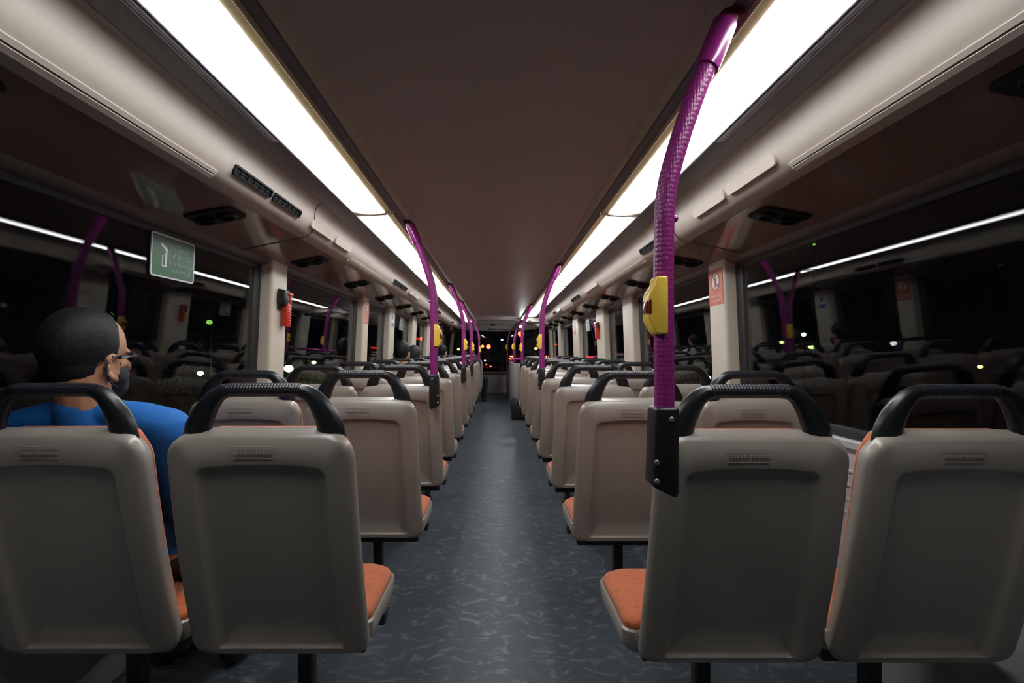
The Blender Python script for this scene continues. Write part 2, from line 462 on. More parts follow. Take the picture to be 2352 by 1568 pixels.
# windscreen
def window(n, pts, name_mat=M['glass']):
    pass
fr = MB()
fr.box((0, 12.68, 0.55), (2.36, 0.03, 0.03)).box((0, 12.68, 1.56), (2.36, 0.03, 0.03)).box((-1.18, 12.68, 1.05), (0.03, 0.03, 1.0)).box((1.18, 12.68, 1.05), (0.03, 0.03, 1.0))
wf = struct(fr.build('window_1', M['gasket']), 'wide front windscreen looking on the dark road', 'window')
MB().box((0, 12.69, 1.055), (2.34, 0.006, 1.0)).build('pane', M['glass'], wf)
tag(MB().sweep([(-1.12, 12.50, 0.66), (-0.4, 12.50, 0.66), (0.14, 12.50, 0.66)], 0.014, n=10).box((-1.10, 12.54, 0.64), (0.03, 0.09, 0.20), 0.005).box((0.12, 12.54, 0.60), (0.03, 0.09, 0.16), 0.005)
    .build('guard_rail', M['purple_smooth']), 'thin dark rail running across below the front windscreen', 'rail')

# side pillars and windows
PIL = {-1: [(2.575, 2.76), (4.34, 4.51), (5.40, 5.66), (6.86, 7.19), (8.32, 8.68), (10.3, 10.6)],
       1: [(2.55, 2.74), (4.30, 4.62), (5.45, 5.86), (7.16, 7.68), (9.15, 9.58), (11.0, 11.3)]}
wn = 2; tn = 20
for side in (-1, 1):
    nm = 'left' if side < 0 else 'right'
    edges = []
    for i, (a, b_) in enumerate(PIL[side]):
        poly = arc_poly([(side * 1.225, a - 0.005, .002), (side * 1.15, a, 0.018), (side * 1.15, b_, 0.018), (side * 1.225, b_ + 0.005, .002)][::side], 5, 2)
        L0 = [(p.x + side * 0.030, p.y, SILL - 0.02) for p in poly]
        L1 = [(p.x, p.y, WTOP + 0.03) for p in poly]
        o = struct(MB().loft([L0, L1], True, True, True).build('trim_%d' % tn, M['pillar']), 'cream window pillar on the %s wall' % nm, 'pillar')
        tn += 1
    ys = [YB] + [v for p in PIL[side] for v in p] + [12.5]
    for i in range(0, len(ys), 2):
        a, b_ = ys[i] + 0.004, ys[i + 1] - 0.004
        f = MB(); gx = side * (WX + 0.012)
        f.box((gx, (a + b_) / 2, SILL + 0.02), (0.024, b_ - a, 0.05), 0.006).box((gx, (a + b_) / 2, WTOP - 0.008), (0.024, b_ - a, 0.03), 0.006)
        for y in (a, b_):
            f.box((gx, y + (0.03 if y == a else -0.03), (SILL + WTOP) / 2), (0.024, 0.075, WTOP - SILL), 0.006)
        wo = struct(lean(f, side).build('window_%d' % wn, M['gasket']), 'dark side window with black rubber frame on the %s' % nm, 'window'); wn += 1
        lean(MB().box((side * (WX + 0.006), (a + b_) / 2, (SILL + WTOP) / 2), (0.006, b_ - a - 0.04, WTOP - SILL - 0.02)), side).build('pane', M['glass'], wo)

# ------------------------------------------------------------------ ceiling lamps
ORD = ['first', 'second', 'third', 'fourth', 'fifth', 'sixth', 'seventh', 'eighth', 'ninth', 'tenth', 'eleventh', 'twelfth', 'thirteenth', 'fourteenth']
SEGS = {-1: [(0.34, 2.34), (2.36, 4.78), (4.80, 7.20), (7.22, 10.2)], 1: [(0.34, 2.36), (2.38, 4.80), (4.82, 7.2), (7.22, 8.7)]}
for side in (-1, 1):
    nm = 'left' if side < 0 else 'right'
    for i, (a, b_) in enumerate(SEGS[side]):
        far = ['nearest the camera', 'second from the camera', 'third from the camera', 'fourth from the camera'][i]
        z0 = HC + shear(.58, .655, a); z1 = HC + shear(.58, .655, b_)
        root = empty('ceiling_lamp', (side * 0.581, a, z0), 'long bright ceiling lamp panel on the %s, %s' % (nm, far), 'ceiling light', 'lit lamp panels along both sides of the ceiling')
        dz = z1 - z0; L = b_ - a
        arc = []
        for k in range(15):
            t = -1 + 2 * k / 14
            arc.append((side * (0.0165 + t * 0.0755), -0.004 * (1 - t * t) - 0.003))
        MB().loft([[(x, y, z + dz * y / L) for x, z in arc] + [(x * 0.98, y, z + 0.004 + dz * y / L) for x, z in arc[::-1]] for y in (0.006, L - 0.006)], True, True, True).build('diffuser', M['diffuser'], root, sharp=80)
        rx = -side   # towards the aisle
        MB().loft([[(rx * x, y, z + dz * y / L) for x, z in ((0.094, 0.008), (0.0935, -0.005), (0.0905, -0.006), (0.0895, 0.004), (0.078, 0.009), (0.0595, 0.001), (0.0595, 0.014))] for y in (0, L)], True, True, True).build('reflector_strip', M['reflector'], root)
        MB().loft([[(-rx * x, y, z + dz * y / L) for x, z in ((0.0935, 0.006), (0.0925, -0.004), (0.086, -0.006), (0.086, 0.006))] for y in (0, L)], True, True, True).build('edge_strip', M['rail'], root)
        MB().loft([[(x, y, z - 0.003 + dz) for x, z in arc] + [(x, y, 0.02 + dz) for x, z in arc[::-1]] for y in (L - 0.004, L + 0.016)], True, True, True).box((0, L + 0.006, dz + 0.004), (0.184, 0.018, 0.012), 0.003).build('end_cap', M['cover'], root)
    # layered aluminium rail beside the nearest lamp
    zr = 0.6525
    rl = MB()
    for x0, x1, d in ((0.676, 0.682, .006), (0.685, 0.690, .004), (0.694, 0.698, .003)):
        rl.loft(strip_y([(x0, zr), (x0, zr - d), (x1, zr - d), (x1, zr)], [0.0, 1.545], side), True, True, True)
    tag(rl.build('lamp_rail', M['rail']), 'layered aluminium rail beside the nearest %s ceiling lamp' % nm, 'rail')

# ------------------------------------------------------------------ duct details
def duct_frame(side, y, x=0.8195, z=0.5705, t=(0.42, -0.907)):
    """matrix: local x along y, local y down the duct face, local z out of the face"""
    tv = Vector((side * t[0], 0, t[1])).normalized()
    yv = Vector((0, 1, 0))
    nv = tv.cross(yv)
    if nv.x * side > 0: nv = -nv
    m_ = Matrix((yv, tv, nv)).transposed().to_4x4()
    return Matrix.Translation((side * x, y, HC + shear(x, z, y))) @ m_

def slot_vent(side, y0, y1, label):
    T = duct_frame(side, (y0 + y1) / 2)
    root = empty('air_vent', T.to_translation(), label, 'vent', 'black slot air vents in the ceiling ducts')
    Rt = T.to_3x3().to_4x4(); L = y1 - y0; h = 0.0165
    out = arc_poly([(-L / 2, -h, .009), (L / 2, -h, .009), (L / 2, h, .009), (-L / 2, h, .009)], 4, 2)
    inn = arc_poly([(-L / 2 + .006, -h + .006, .004), (L / 2 - .006, -h + .006, .004), (L / 2 - .006, h - .006, .004), (-L / 2 + .006, h - .006, .004)], 4, 2)
    f = lambda P, d: [Rt @ Vector((p.x, p.y, d)) for p in P]
    MB().loft([f(out, -0.014), f(out, 0.006), f(inn, 0.0068), f(inn, 0.0015)], True, True, True).build('vent_frame', M['vent'], root)
    mb = MB()
    for k in range(1, 6):
        mb.box(Rt @ Vector((-L / 2 + L * k / 6, 0, 0.0025)), (0.0022, 2 * h - 0.012, 0.004), 0, mat=Rt)
    mb.box(Rt @ Vector((0, 0, 0.0022)), (L - 0.012, 0.0022, 0.003), 0, mat=Rt)
    mb.build('vane', M['vane'], root)
def blank_cover(side, y0, y1, label):
    T = duct_frame(side, (y0 + y1) / 2); Rt = T.to_3x3().to_4x4(); L = y1 - y0; h = 0.0185
    P = lambda e, r, d: [T @ Vector((p.x, p.y, d)) for p in arc_poly([(-L / 2 + e, -h + e, r), (L / 2 - e, -h + e, r), (L / 2 - e, h - e, r), (-L / 2 + e, h - e, r)], 4, 2)]
    tag(MB().loft([P(0, .0165, -0.012), P(0, .0165, 0.006), P(.002, .0145, 0.0085)], True, True, True).build('blank_cover', M['cover']), label, 'cover', 'cream blanking covers on the ceiling ducts')
VENTS = {-1: [(1.555, 1.815), (1.83, 2.08), (3.98, 4.25), (4.27, 4.52), (6.7, 6.97), (6.99, 7.24), (9.1, 9.4)], 1: [(2.58, 2.86), (4.98, 5.24), (5.26, 5.52), (7.0, 7.3)]}
COVERS = {-1: [(2.20, 2.50), (2.525, 2.79), (4.68, 4.94), (4.96, 5.2)], 1: [(1.47, 1.78), (1.80, 2.08), (4.1, 4.38), (4.40, 4.68), (6.5, 6.8)]}
for side in (-1, 1):
    nm = 'left' if side < 0 else 'right'
    for i, (a, b_) in enumerate(VENTS[side]): slot_vent(side, a, b_, 'black slot vent in the %s ceiling duct, %s from the camera' % (nm, ORD[i]))
    for i, (a, b_) in enumerate(COVERS[side]): blank_cover(side, a, b_, 'cream blanking cover on the %s ceiling duct, %s from the camera' % (nm, ORD[i]))
    # raised ledge rails along the duct
    for i, (a, b_) in enumerate([(YB + .02, 1.50), (2.88, 4.02), (5.35, 6.5)] if side < 0 else [(YB + .02, 1.44), (2.90, 4.05), (5.7, 6.45)]):
        mb = MB().loft(strip_y([(0.842, 0.545), (0.836, 0.538), (0.844, 0.530), (0.853, 0.536)], [a, b_], side), True, True, True)
        mb.loft(strip_y([(0.852, 0.537), (0.848, 0.526), (0.860, 0.519), (0.867, 0.530)], [a, b_], side), True, True, True)
        tag(mb.build('ledge_rail', M['duct']), 'moulded double ledge rail along the %s duct, %s from the camera' % (nm, ORD[i]), 'rail', 'moulded ledge rails under the ducts')

# twin-nozzle vents on the brown panel
def panel_z(x): return 0.5185 - (0.5185 - 0.466) / 0.26 * (x - 0.905)
pv = None
for side in (-1, 1):
    nm = 'left' if side < 0 else 'right'
    for k in range(11):
        y = 0.90 + 0.92 * k
        x = 1.024
        lab = 'black twin-nozzle vent on the brown panel above the %s windows, %s from the camera' % (nm, ORD[k])
        loc = (side * x, y, HC + shear(x, panel_z(x), y))
        if pv is None or k == 0:
            root = empty('panel_vent', loc, lab, 'vent', 'black twin-nozzle vents over the seats')
            sl = (0.5185 - 0.466) / 0.26
            Rr = Matrix.Rotation(side * math.atan(sl), 4, 'Y')
            P = lambda e, r, d: [Rr @ Vector((p.x, p.y, d)) for p in arc_poly([(-.085 + e, -.07 + e, r), (.085 - e, -.07 + e, r), (.085 - e, .07 - e, r), (-.085 + e, .07 - e, r)], 4, 2)]
            MB().loft([P(0, .02, 0.006), P(0, .02, -0.006), P(.004, .018, -0.009)], True, True, True).build('vent_plate', M['vent'], root)
            for sx in (-1, 1):
                c = Rr @ Vector((sx * 0.04, 0, -0.008))
                nz_ = MB()
                prof = [(0.034, 0.0), (0.034, -0.008), (0.029, -0.014), (0.022, -0.013), (0.019, -0.006)]
                nz_.loft([[c + Rr @ Vector((r * math.cos(2 * math.pi * q / 20), r * math.sin(2 * math.pi * q / 20), d)) for q in range(20)] for r, d in prof], True, False, True)
                nz_.build('nozzle', M['vane'], root)
            pv = root
        else:
            c = copy_tree(pv); c.location = loc; c['label'] = lab
    pv = None

# ------------------------------------------------------------------ seats
# local origin: floor under the rear top edge of the backrest; +y is forward, x across
SB, ST = 0.335, 0.890       # bottom and top of the moulded back
def recl(z):
    t = (ST - z) / (ST - SB)
    roll = max(0.0, (z - (ST - 0.036)) / 0.036)          # the top edge rolls forward
    return 0.122 * t - 0.012 * math.sin(math.pi * t) + 0.034 * roll ** 2
def back_loop(hwb, hwt, zb, zt, rb, rt, d, cx=0.0, seg=7, sub=6, arch=0.0):
    pts = arc_poly([(-hwb, zb, rb), (hwb, zb, rb), (hwt, zt, rt), (-hwt, zt, rt)], seg, sub)
    out = []
    for p in pts:
        z = p.y
        if arch and z > zt - 0.03: z += arch * (1 - (p.x / hwt) ** 2)
        out.append((p.x + cx, recl(z) + d, z))
    return out
def build_seat():
    root = bpy.data.objects.new('bus_seat', None); COL.objects.link(root); root.empty_display_size = 0.05
    hb, ht = 0.211, 0.204
    mb = MB(); T = 0.062
    e = lambda k, d: back_loop(hb - k, ht - k, SB + k, ST - k, max(.012, .038 - k), max(.02, .070 - k), d)
    loops = [e(0.026, T - .002), e(0.016, T), e(0.005, 0.034), e(0, 0.018), e(0.0012, 0.010), e(0.005, 0.004), e(0.011, 0.001), e(0.020, 0.0)]
    rc = lambda k, d: back_loop(hb - 0.058 - k, ht - 0.062 - k, SB + 0.010 + k * .8, ST - 0.088 - k, 0.008, 0.022, d, arch=0.010)
    loops += [rc(-0.004, 0.0), rc(0.0, 0.0015), rc(0.004, 0.009), rc(0.008, 0.0125), rc(0.016, 0.0145)]
    def deeper(loop):                                      # the recess gets deeper towards the open bottom
        return [(x, y + 0.008 * max(0, min(1, (0.80 - z) / 0.42)) ** 1.5, z) for x, y, z in loop]
    loops[-2] = [(x, y + 0.005 * max(0, min(1, (0.80 - z) / 0.42)) ** 1.5, z) for x, y, z in loops[-2]]
    loops[-1] = deeper(loops[-1])
    base = rc(0.016, 0.0145)
    cx, cz = 0.0, (SB + ST) / 2 - 0.03
    for k in (0.7, 0.4, 0.12):
        loops.append(deeper([(p[0] * k, recl(cz + (p[2] - cz) * k) + 0.0145, cz + (p[2] - cz) * k) for p in base]))
    mb.loft(loops, True, True, True)
    shell = mb.build('backrest_shell', M['shell'], root, sharp=50)
    # moulded print: two hairlines and a row of raised characters between them
    pr = MB(); zt = ST - 0.036
    for z, wd in ((zt, 0.095), (zt - 0.027, 0.085)):
        pr.box((-0.012, recl(z) - 0.0003, z), (wd, 0.0016, 0.0016), 0.0004)
    random.seed(3); x = -0.052
    while x < 0.028:
        wd = random.uniform(0.003, 0.007)
        pr.box((x + wd / 2, recl(zt - 0.0135) - 0.0002, zt - 0.0135), (wd, 0.0012, 0.0075), 0.0004); x += wd + 0.0022
    pr.build('moulded_print', M['shell_print'], shell)
    # orange back cushion, a little proud of the shell
    c = lambda k, d: back_loop(hb - k - .022, ht - k - .017, SB + 0.10 + k, ST - k - 0.004, max(.012, .036 - k), max(.02, .066 - k), d)
    MB().loft([c(0.004, T - 0.002), c(0, T + 0.003), c(0.001, T + 0.010), c(0.010, T + 0.020), c(0.026, T + 0.026), c(0.07, T + 0.022), c(0.13, T + 0.016)], True, True, True).build('back_cushion', M['fabric'], root, sharp=60)
    # seat pan and cushion
    y0, y1 = recl(0.40) + 0.060, 0.478
    def pl(k, z, drop=0.0):
        pts = arc_poly([(-.205 + k, y0 + k, .03), (.205 - k, y0 + k, .03), (.209 - k, y1 - k, .060), (-.209 + k, y1 - k, .060)], 7, 4)
        return [(p.x, p.y, z - drop * ((p.y - y0) / (y1 - y0)) ** 3) for p in pts]
    MB().loft([pl(.05, .322), pl(.012, .332), pl(0.002, .346), pl(0, .386), pl(.004, .390), pl(.012, .386)], True, True, True).build('seat_pan', M['shell'], root, sharp=50)
    MB().loft([pl(.010, .382), pl(.006, .394), pl(.010, .404), pl(.022, .413), pl(.05, .418), pl(.10, .415), pl(.17, .412)], True, True, True).build('seat_cushion', M['fabric'], root, sharp=60)
    # arched grab handle over the top corners
    zt = 0.9745; yb = 0.036
    half = [(-0.149, 0.846), (-0.150, 0.868), (-0.146, 0.892), (-0.136, 0.918), (-0.122, 0.942), (-0.107, 0.960), (-0.092, 0.970), (-0.074, zt - .001), (-0.050, zt)]
    rad = [0.031, 0.0305, 0.0295, 0.0265, 0.0225, 0.019, 0.0165, 0.015, 0.0142]
    path = half + [(0.0, zt)] + [(-x, z) for x, z in half[::-1]]
    rr = rad + [0.0142] + rad[::-1]
    hd = MB().sweep([(x, yb + 0.004 * (1 - (z - 0.846) / 0.13), z) for x, z in path], rr, [0.018 if r > .02 else 0.0155 for r in rr], n=18)
    h = hd.build('grab_handle', M['handle'], root, sharp=60)
    MB().sweep([(-0.083 + 0.166 * k / 8, yb, zt + (-.0008 if k in (0, 8) else 0)) for k in range(9)], 0.0152, 0.0165, n=18).build('grip', M['grip'], h, sharp=50)
    # underframe, pedestal and floor plate
    MB().box((0, 0.36, 0.306), (0.40, 0.05, 0.036), 0.006).box((0, 0.22, 0.308), (0.36, 0.04, 0.032), 0.006).box((0, 0.29, 0.308), (0.05, 0.16, 0.028), 0.004).build('underframe', M['post'], root)
    MB().box((0.0, 0.29, 0.155), (0.038, 0.046, 0.30), 0.006).box((0.0, 0.29, 0.006), (0.076, 0.11, 0.012), 0.004).build('pedestal', M['post'], root)
    return root

ROWY = [1.07 + 0.74 * k for k in range(13)]
proto = None
SEATX = {('left', 'aisle'): (-0.515, -0.497), ('left', 'window'): (-0.975, -0.923), ('right', 'aisle'): (0.538, 0.495), ('right', 'window'): (0.984, 0.922)}   # rear row sits wider than the rest
occupied = {('left', 'window', 0): 'carrying the man in the blue shirt'}
for nm in ('left', 'right'):
    for k in range(13 if nm == 'left' else 9):
        for pos in ('aisle', 'window'):
            if k == 12 and nm == 'left' and pos == 'window': pass
            if proto is None: o = proto = build_seat()
            else: o = copy_tree(proto)
            o.location = (SEATX[nm, pos][min(k, 1)], ROWY[k] - (0.035 if nm == 'right' else 0), 0)
            if nm == 'right' and pos == 'aisle' and k == 0:
                for ch in o.children:
                    if ch.name.startswith(('seat_pan', 'seat_cushion')): ch.location.x = -0.030
            extra = {('left', 'window', 0): ', under man in blue', ('right', 'aisle', 0): ', beside the big purple pole', ('right', 'window', 0): ', at photo edge'}.get((nm, pos, k), '')
            tag(o, 'grey bus seat, %s %s column, %s row from camera%s' % (nm, pos, ORD[k], extra), 'seat', 'grey and orange bus seats in rows')

# ------------------------------------------------------------------ poles
def smooth_path(ctrl, n=8):
    P = [Vector(c) for c in ctrl]; out = []
    for i in range(len(P) - 1):
        p0 = P[max(i - 1, 0)]; p1 = P[i]; p2 = P[i + 1]; p3 = P[min(i + 2, len(P) - 1)]
        for k in range(n):
            t = k / n
            out.append(0.5 * ((2 * p1) + (-p0 + p2) * t + (2 * p0 - 5 * p1 + 4 * p2 - p3) * t * t + (-p0 + 3 * p1 - 3 * p2 + p3) * t ** 3))
    out.append(P[-1]); return out

def build_pole(side, rough=True, base=None):
    """pole on the aisle corner of a seat; local x = 0 at the straight tube, side = +1 right of the aisle"""
    root = bpy.data.objects.new('grab_pole', None); COL.objects.link(root); root.empty_display_size = 0.05
    s = side
    ctrl = [(0, 0, 0.80), (0.001 * s, 0, 0.95), (0.0, 0, 1.10), (0.000 * s, 0, 1.25), (0.004 * s, 0, 1.365), (0.027 * s, 0, 1.459), (0.062 * s, 0, 1.562), (0.090 * s, 0, 1.630), (0.122 * s, 0, 1.707)]
    P = smooth_path(ctrl)
    tube = MB().sweep(P[:-4], 0.0190, n=24).build('tube', M['purple'] if rough else M['purple_smooth'], root, sharp=60)
    MB().sweep(P[-11:-1], [0.0232] + [0.0240] * 8 + [0.0232], n=24).build('sleeve', M['purple_smooth'], root, sharp=40)
    e = P[-1]
    MB().sweep([(e.x - .006 * s, 0, e.z - 0.014), (e.x + 0.004 * s, 0.0, e.z + 0.004), (e.x + 0.012 * s, 0.03, e.z + 0.010)], [0.022, 0.018, 0.012], n=16).box((e.x + 0.014 * s, 0.035, e.z + 0.010), (0.035, 0.10, 0.018), 0.006).build('ceiling_bracket', M['maroon'], root)
    # black socket clamped to the seat corner, cut off slanting at the bottom
    poly = [(-0.028, 0.800), (-0.0235, 0.935), (-0.0225, 0.952), (0.0225, 0.952), (0.0225, 0.790), (0.016, 0.778)]
    so = MB().prism([(x * s if s > 0 else -x * 1.0 * -1 * s, z) for x, z in poly], 'xz', -0.026, 0.034).build('socket', M['black'], root)
    bevel_obj(so, 0.006, 3)
    for bx, bz in ((0.006, 0.930), (-0.022, 0.812), (-0.022, 0.848)):
        MB().ell((bx * s, -0.0265, bz), (0.0055, 0.003, 0.0055), 12, 8).build('bolt', M['steel'], so)
    # yellow bell push, facing the aisle
    bp_ = [(-0.002, 1.202), (-0.002, 1.092), (-0.023, 1.092), (-0.028, 1.099), (-0.039, 1.120), (-0.039, 1.162), (-0.0365, 1.172), (-0.027, 1.186), (-0.0235, 1.202)]
    bb = MB().prism([(x * s, z) for x, z in bp_], 'xz', -0.032, 0.010).build('bell_box', M['yellow'], root)
    bevel_obj(bb, 0.0035, 3)
    MB().box((-0.0365 * s, -0.0115, 1.144), (0.010, 0.032, 0.026), 0.003).box((-0.0365 * s, -0.031, 1.144), (0.006, 0.006, 0.028), 0.002).build('bell_button', M['button'], bb)
    MB().ell((0.021 * s, 0.0, 1.318), (0.007, 0.007, 0.007), 12, 8).build('end_stud', M['purple_smooth'], root)
    return root

pr_, pl_ = build_pole(1), build_pole(-1)
POLES = [(1, 0.3255, 0.978, 'big purple grab pole in front, on the nearest right aisle seat'),
         (1, 0.330, 3.70, 'purple grab pole on the right aisle seats, second from the camera'),
         (1, 0.330, 6.66, 'purple grab pole on the right aisle seats, third from the camera'),
         (-1, -0.317, 2.515, 'purple grab pole on the left aisle seats, nearest on that side'),
         (-1, -0.317, 4.73, 'purple grab pole on the left aisle seats, second on that side'),
         (-1, -0.320, 6.21, 'purple grab pole on the left aisle seats, third on that side'),
         (-1, -0.330, 9.17, 'thin far purple grab pole on the left, fourth on that side')]
used = {1: False, -1: False}
for s, x, y, lab in POLES:
    p0 = pr_ if s > 0 else pl_
    o = p0 if not used[s] else copy_tree(p0)
    used[s] = True
    o.location = (x, y, -0.0065 * (y - 1.0) if y > 2 else 0)
    tag(o, lab, 'pole', 'purple grab poles with yellow bell pushes')
# poles standing on the floor round the stairwell at the front right
def build_stair_pole():
    root = bpy.data.objects.new('stair_pole', None); COL.objects.link(root); root.empty_display_size = 0.05
    s = 1
    ctrl = [(0, 0, 0.0), (0, 0, 0.5), (0, 0, 1.05), (0.004, 0, 1.22), (0.022, 0, 1.36), (0.066, 0, 1.52), (0.12, 0, 1.655)]
    P = smooth_path(ctrl)
    MB().sweep(P, 0.0195, n=16).build('tube', M['purple_smooth'], root, sharp=60)
    MB().sweep([(0, 0, 0.0), (0, 0, 0.012), (0, 0, 0.014), (0, 0, 0.05)], [0.045, 0.045, 0.026, 0.024], n=18).build('floor_flange', M['black'], root)
    bp_ = [(0.008, 1.213), (0.008, 1.096), (-0.025, 1.096), (-0.0425, 1.126), (-0.0425, 1.170), (-0.0255, 1.213)]
    bb = bevel_obj(MB().prism(bp_, 'xz', -0.032, 0.010).build('bell_box', M['yellow'], root), 0.003)
    MB().box((-0.0395, -0.0115, 1.151), (0.010, 0.030, 0.028), 0.003).build('bell_button', M['button'], bb)
    return root
sp = None
for i, (x, y) in enumerate([(0.340, 9.75), (0.345, 10.5), (0.230, 11.45)]):
    o = build_stair_pole() if sp is None else copy_tree(sp)
    sp = sp or o
    o.location = (x, y, 0)
    tag(o, 'purple floor-standing pole by the front stairwell, %s from the camera' % ORD[i], 'pole', 'purple poles round the front stairwell')

# ------------------------------------------------------------------ stairwell guard at the front right
root = empty('stair_guard', (0.268, 8.2, 0), 'grey stairwell guard panel with purple rail at the front right', 'guard')
MB().box((0.0, 1.6, 0.43), (0.03, 3.2, 0.86), 0.012).box((0.45, 0.0, 0.43), (0.90, 0.03, 0.86), 0.012).build('guard_panel', M['bulkhead'], root)
MB().sweep([(-0.0, 3.2, 0.93), (0, 1.6, 0.93), (0, 0.05, 0.93), (0.04, 0.0, 0.93), (0.45, 0, 0.93), (0.88, 0, 0.93)], 0.017, n=12).sweep([(0.0, 0.02, 0.80), (0.0, 0.02, 0.93)], 0.014, n=10).sweep([(0.78, 0.0, 0.80), (0.78, 0.0, 0.93)], 0.014, n=10).sweep([(0.0, 3.15, 0.80), (0.0, 3.15, 0.93)], 0.014, n=10).build('rail', M['purple_smooth'], root)
tag(MB().box((0.60, 7.86, 0.155), (0.76, 0.40, 0.31), 0.012).box((0.60, 7.86, 0.315), (0.74, 0.38, 0.012), 0.004).build('step_box', M['black']), 'low dark floor box at the right of the aisle before the stairwell', 'box')
# rounded overhead moulding above the stairwell
loops = []
for k in range(13):
    t = k / 12; y = 8.75 + 0.9 * t
    rr = 0.5 + 0.5 * math.cos(math.pi * t) if t > 0.5 else 1.0
    loops.append([(0.50 + a * 1.0, y, HC + shear(.6, .66, y) - dz * (0.35 + 0.65 * rr)) for a, dz in ((0, -0.03), (0.0, 0.0), (0.03, 0.05), (0.10, 0.085), (0.20, 0.10), (0.30, 0.10), (0.40, 0.13), (0.40, -0.03))])
tag(MB().loft(loops, True, True, True).build('overhead_moulding', M['duct'], sharp=70), 'rounded beige overhead moulding past the last right lamp', 'moulding')
root = empty('ceiling_spotlight', (0.46, 9.9, HC + 0.50), 'small round white spotlight behind the far right poles', 'ceiling light')
MB().sweep([(0, 0, 0.06), (0, 0, 0.0)], [0.05, 0.046], n=18).build('spot_housing', M['rail'], root)
MB().ell((0, 0, -0.004), (0.040, 0.040, 0.030), 18, 10).build('spot_lens', M['spot_glow'], root)

# front header fittings: two slots and a camera dome
hz = HC + 0.499
for i, (x0, x1, lab) in enumerate([(-0.21, 0.045, 'dark blank display slot in the front header, left of two'), (0.08, 0.33, 'dark display slot with grey marks in the front header, right of two')]):
    root = empty('display_slot', ((x0 + x1) / 2, 11.195, hz), lab, 'display')
    MB().box((0, 0, 0), (x1 - x0, 0.05, 0.048), 0.006).build('slot_panel', M['black'], root)
    if i == 1:
        mb = MB()
        for k in range(7): mb.box((-0.11 + 0.016 * k, -0.0255, 0.0), (0.010, 0.002, 0.014))
        for k in range(8): mb.box((0.02 + 0.014 * k, -0.0255, 0.002), (0.009, 0.002, 0.010))
        mb.build('display_marks', M['strip'], root)
tag(MB().ell((-0.09, 11.0, hz + 0.085), (0.045, 0.04, 0.03), 16, 10).box((-0.09, 11.0, hz + 0.105), (0.06, 0.06, 0.03), 0.006).build('camera_dome', M['black']), 'small black camera dome under the front end of the ceiling', 'camera')

# ------------------------------------------------------------------ signs and stickers on the sides
def wall_frame(side, y, z, x):
    """local x runs along the wall as read from the aisle, local y up, local z into the room"""
    xv = Vector((0, 1, 0)) * (1 if side < 0 else -1)
    yv = Vector((-side * LEAN, 0, 1)).normalized()
    return Matrix.Translation((side * (x + (0.442 - z) * LEAN), y, HC + z)) @ Matrix((xv, yv, xv.cross(yv))).transposed().to_4x4()
def flat(mb, pts, d, T, d0=0.0):
    n = len(pts)
    mb.loft([[T @ Vector((p[0], p[1], d0)) for p in pts], [T @ Vector((p[0], p[1], d)) for p in pts]], True, True, True)
    return mb
def rrect(x0, y0, x1, y1, r): return [(p.x, p.y) for p in arc_poly([(x0, y0, r), (x1, y0, r), (x1, y1, r), (x0, y1, r)], 5, 1)]

def exit_sign(side, y, label):
    z = 0.345
    T = wall_frame(side, y, z, WX - 0.001)
    root = empty('emergency_exit_sign', T.to_translation(), label, 'sign', 'green emergency exit signs on the windows')
    Q = T.to_3x3().to_4x4()
    W_, H_ = 0.125, 0.078
    flat(MB(), rrect(-W_, -H_, W_, H_, .012), 0.0035, Q).build('border', M['white'], root)
    flat(MB(), rrect(-W_ + .006, -H_ + .006, W_ - .006, H_ - .006, .008), 0.0042, Q, 0.003).build('sign_face', M['green'], root)
    TT = lambda x, yy: Q @ Matrix.Translation((x, yy, 0.0047))
    text_mesh('Emergency Exit', 0.0235, 'lettering', M['palegreen'], root, TT(0.042, 0.036))
    text_mesh('紧 急 出 口', 0.0225, 'lettering', M['palegreen'], root, TT(0.042, 0.008))
    text_mesh('Pintu Kecemasan', 0.0215, 'lettering', M['palegreen'], root, TT(0.042, -0.019))
    text_mesh('அவசரவழி', 0.020, 'lettering', M['palegreen'], root, TT(0.042, -0.045))
    # hammer pictogram: slanted head and hollow handle
    ham = MB()
    flat(ham, [(-0.079, 0.040), (-0.074, 0.046), (-0.045, 0.033), (-0.037, 0.024), (-0.043, 0.016), (-0.052, 0.020), (-0.068, 0.031), (-0.077, 0.034)], 0.0052, Q, 0.004)
    flat(ham, [(-0.052, 0.018), (-0.042, 0.018), (-0.042, -0.038), (-0.053, -0.038)], 0.0052, Q, 0.004)
    for a, b_, c, d in ((-0.070, -0.038, -0.053, -0.034), (-0.070, -0.001, -0.053, 0.002), (-0.070, -0.034, -0.067, -0.001)):
        flat(ham, [(a, b_), (c, b_), (c, d), (a, d)], 0.0052, Q, 0.004)
    ham.build('hammer_symbol', M['white'], root)
exit_sign(-1, 1.875, 'large green emergency exit sign on the nearest left window')
exit_sign(-1, 6.33, 'far green emergency exit sign on a left window behind the heads')
exit_sign(1, 6.70, 'far green emergency exit sign on a right window')

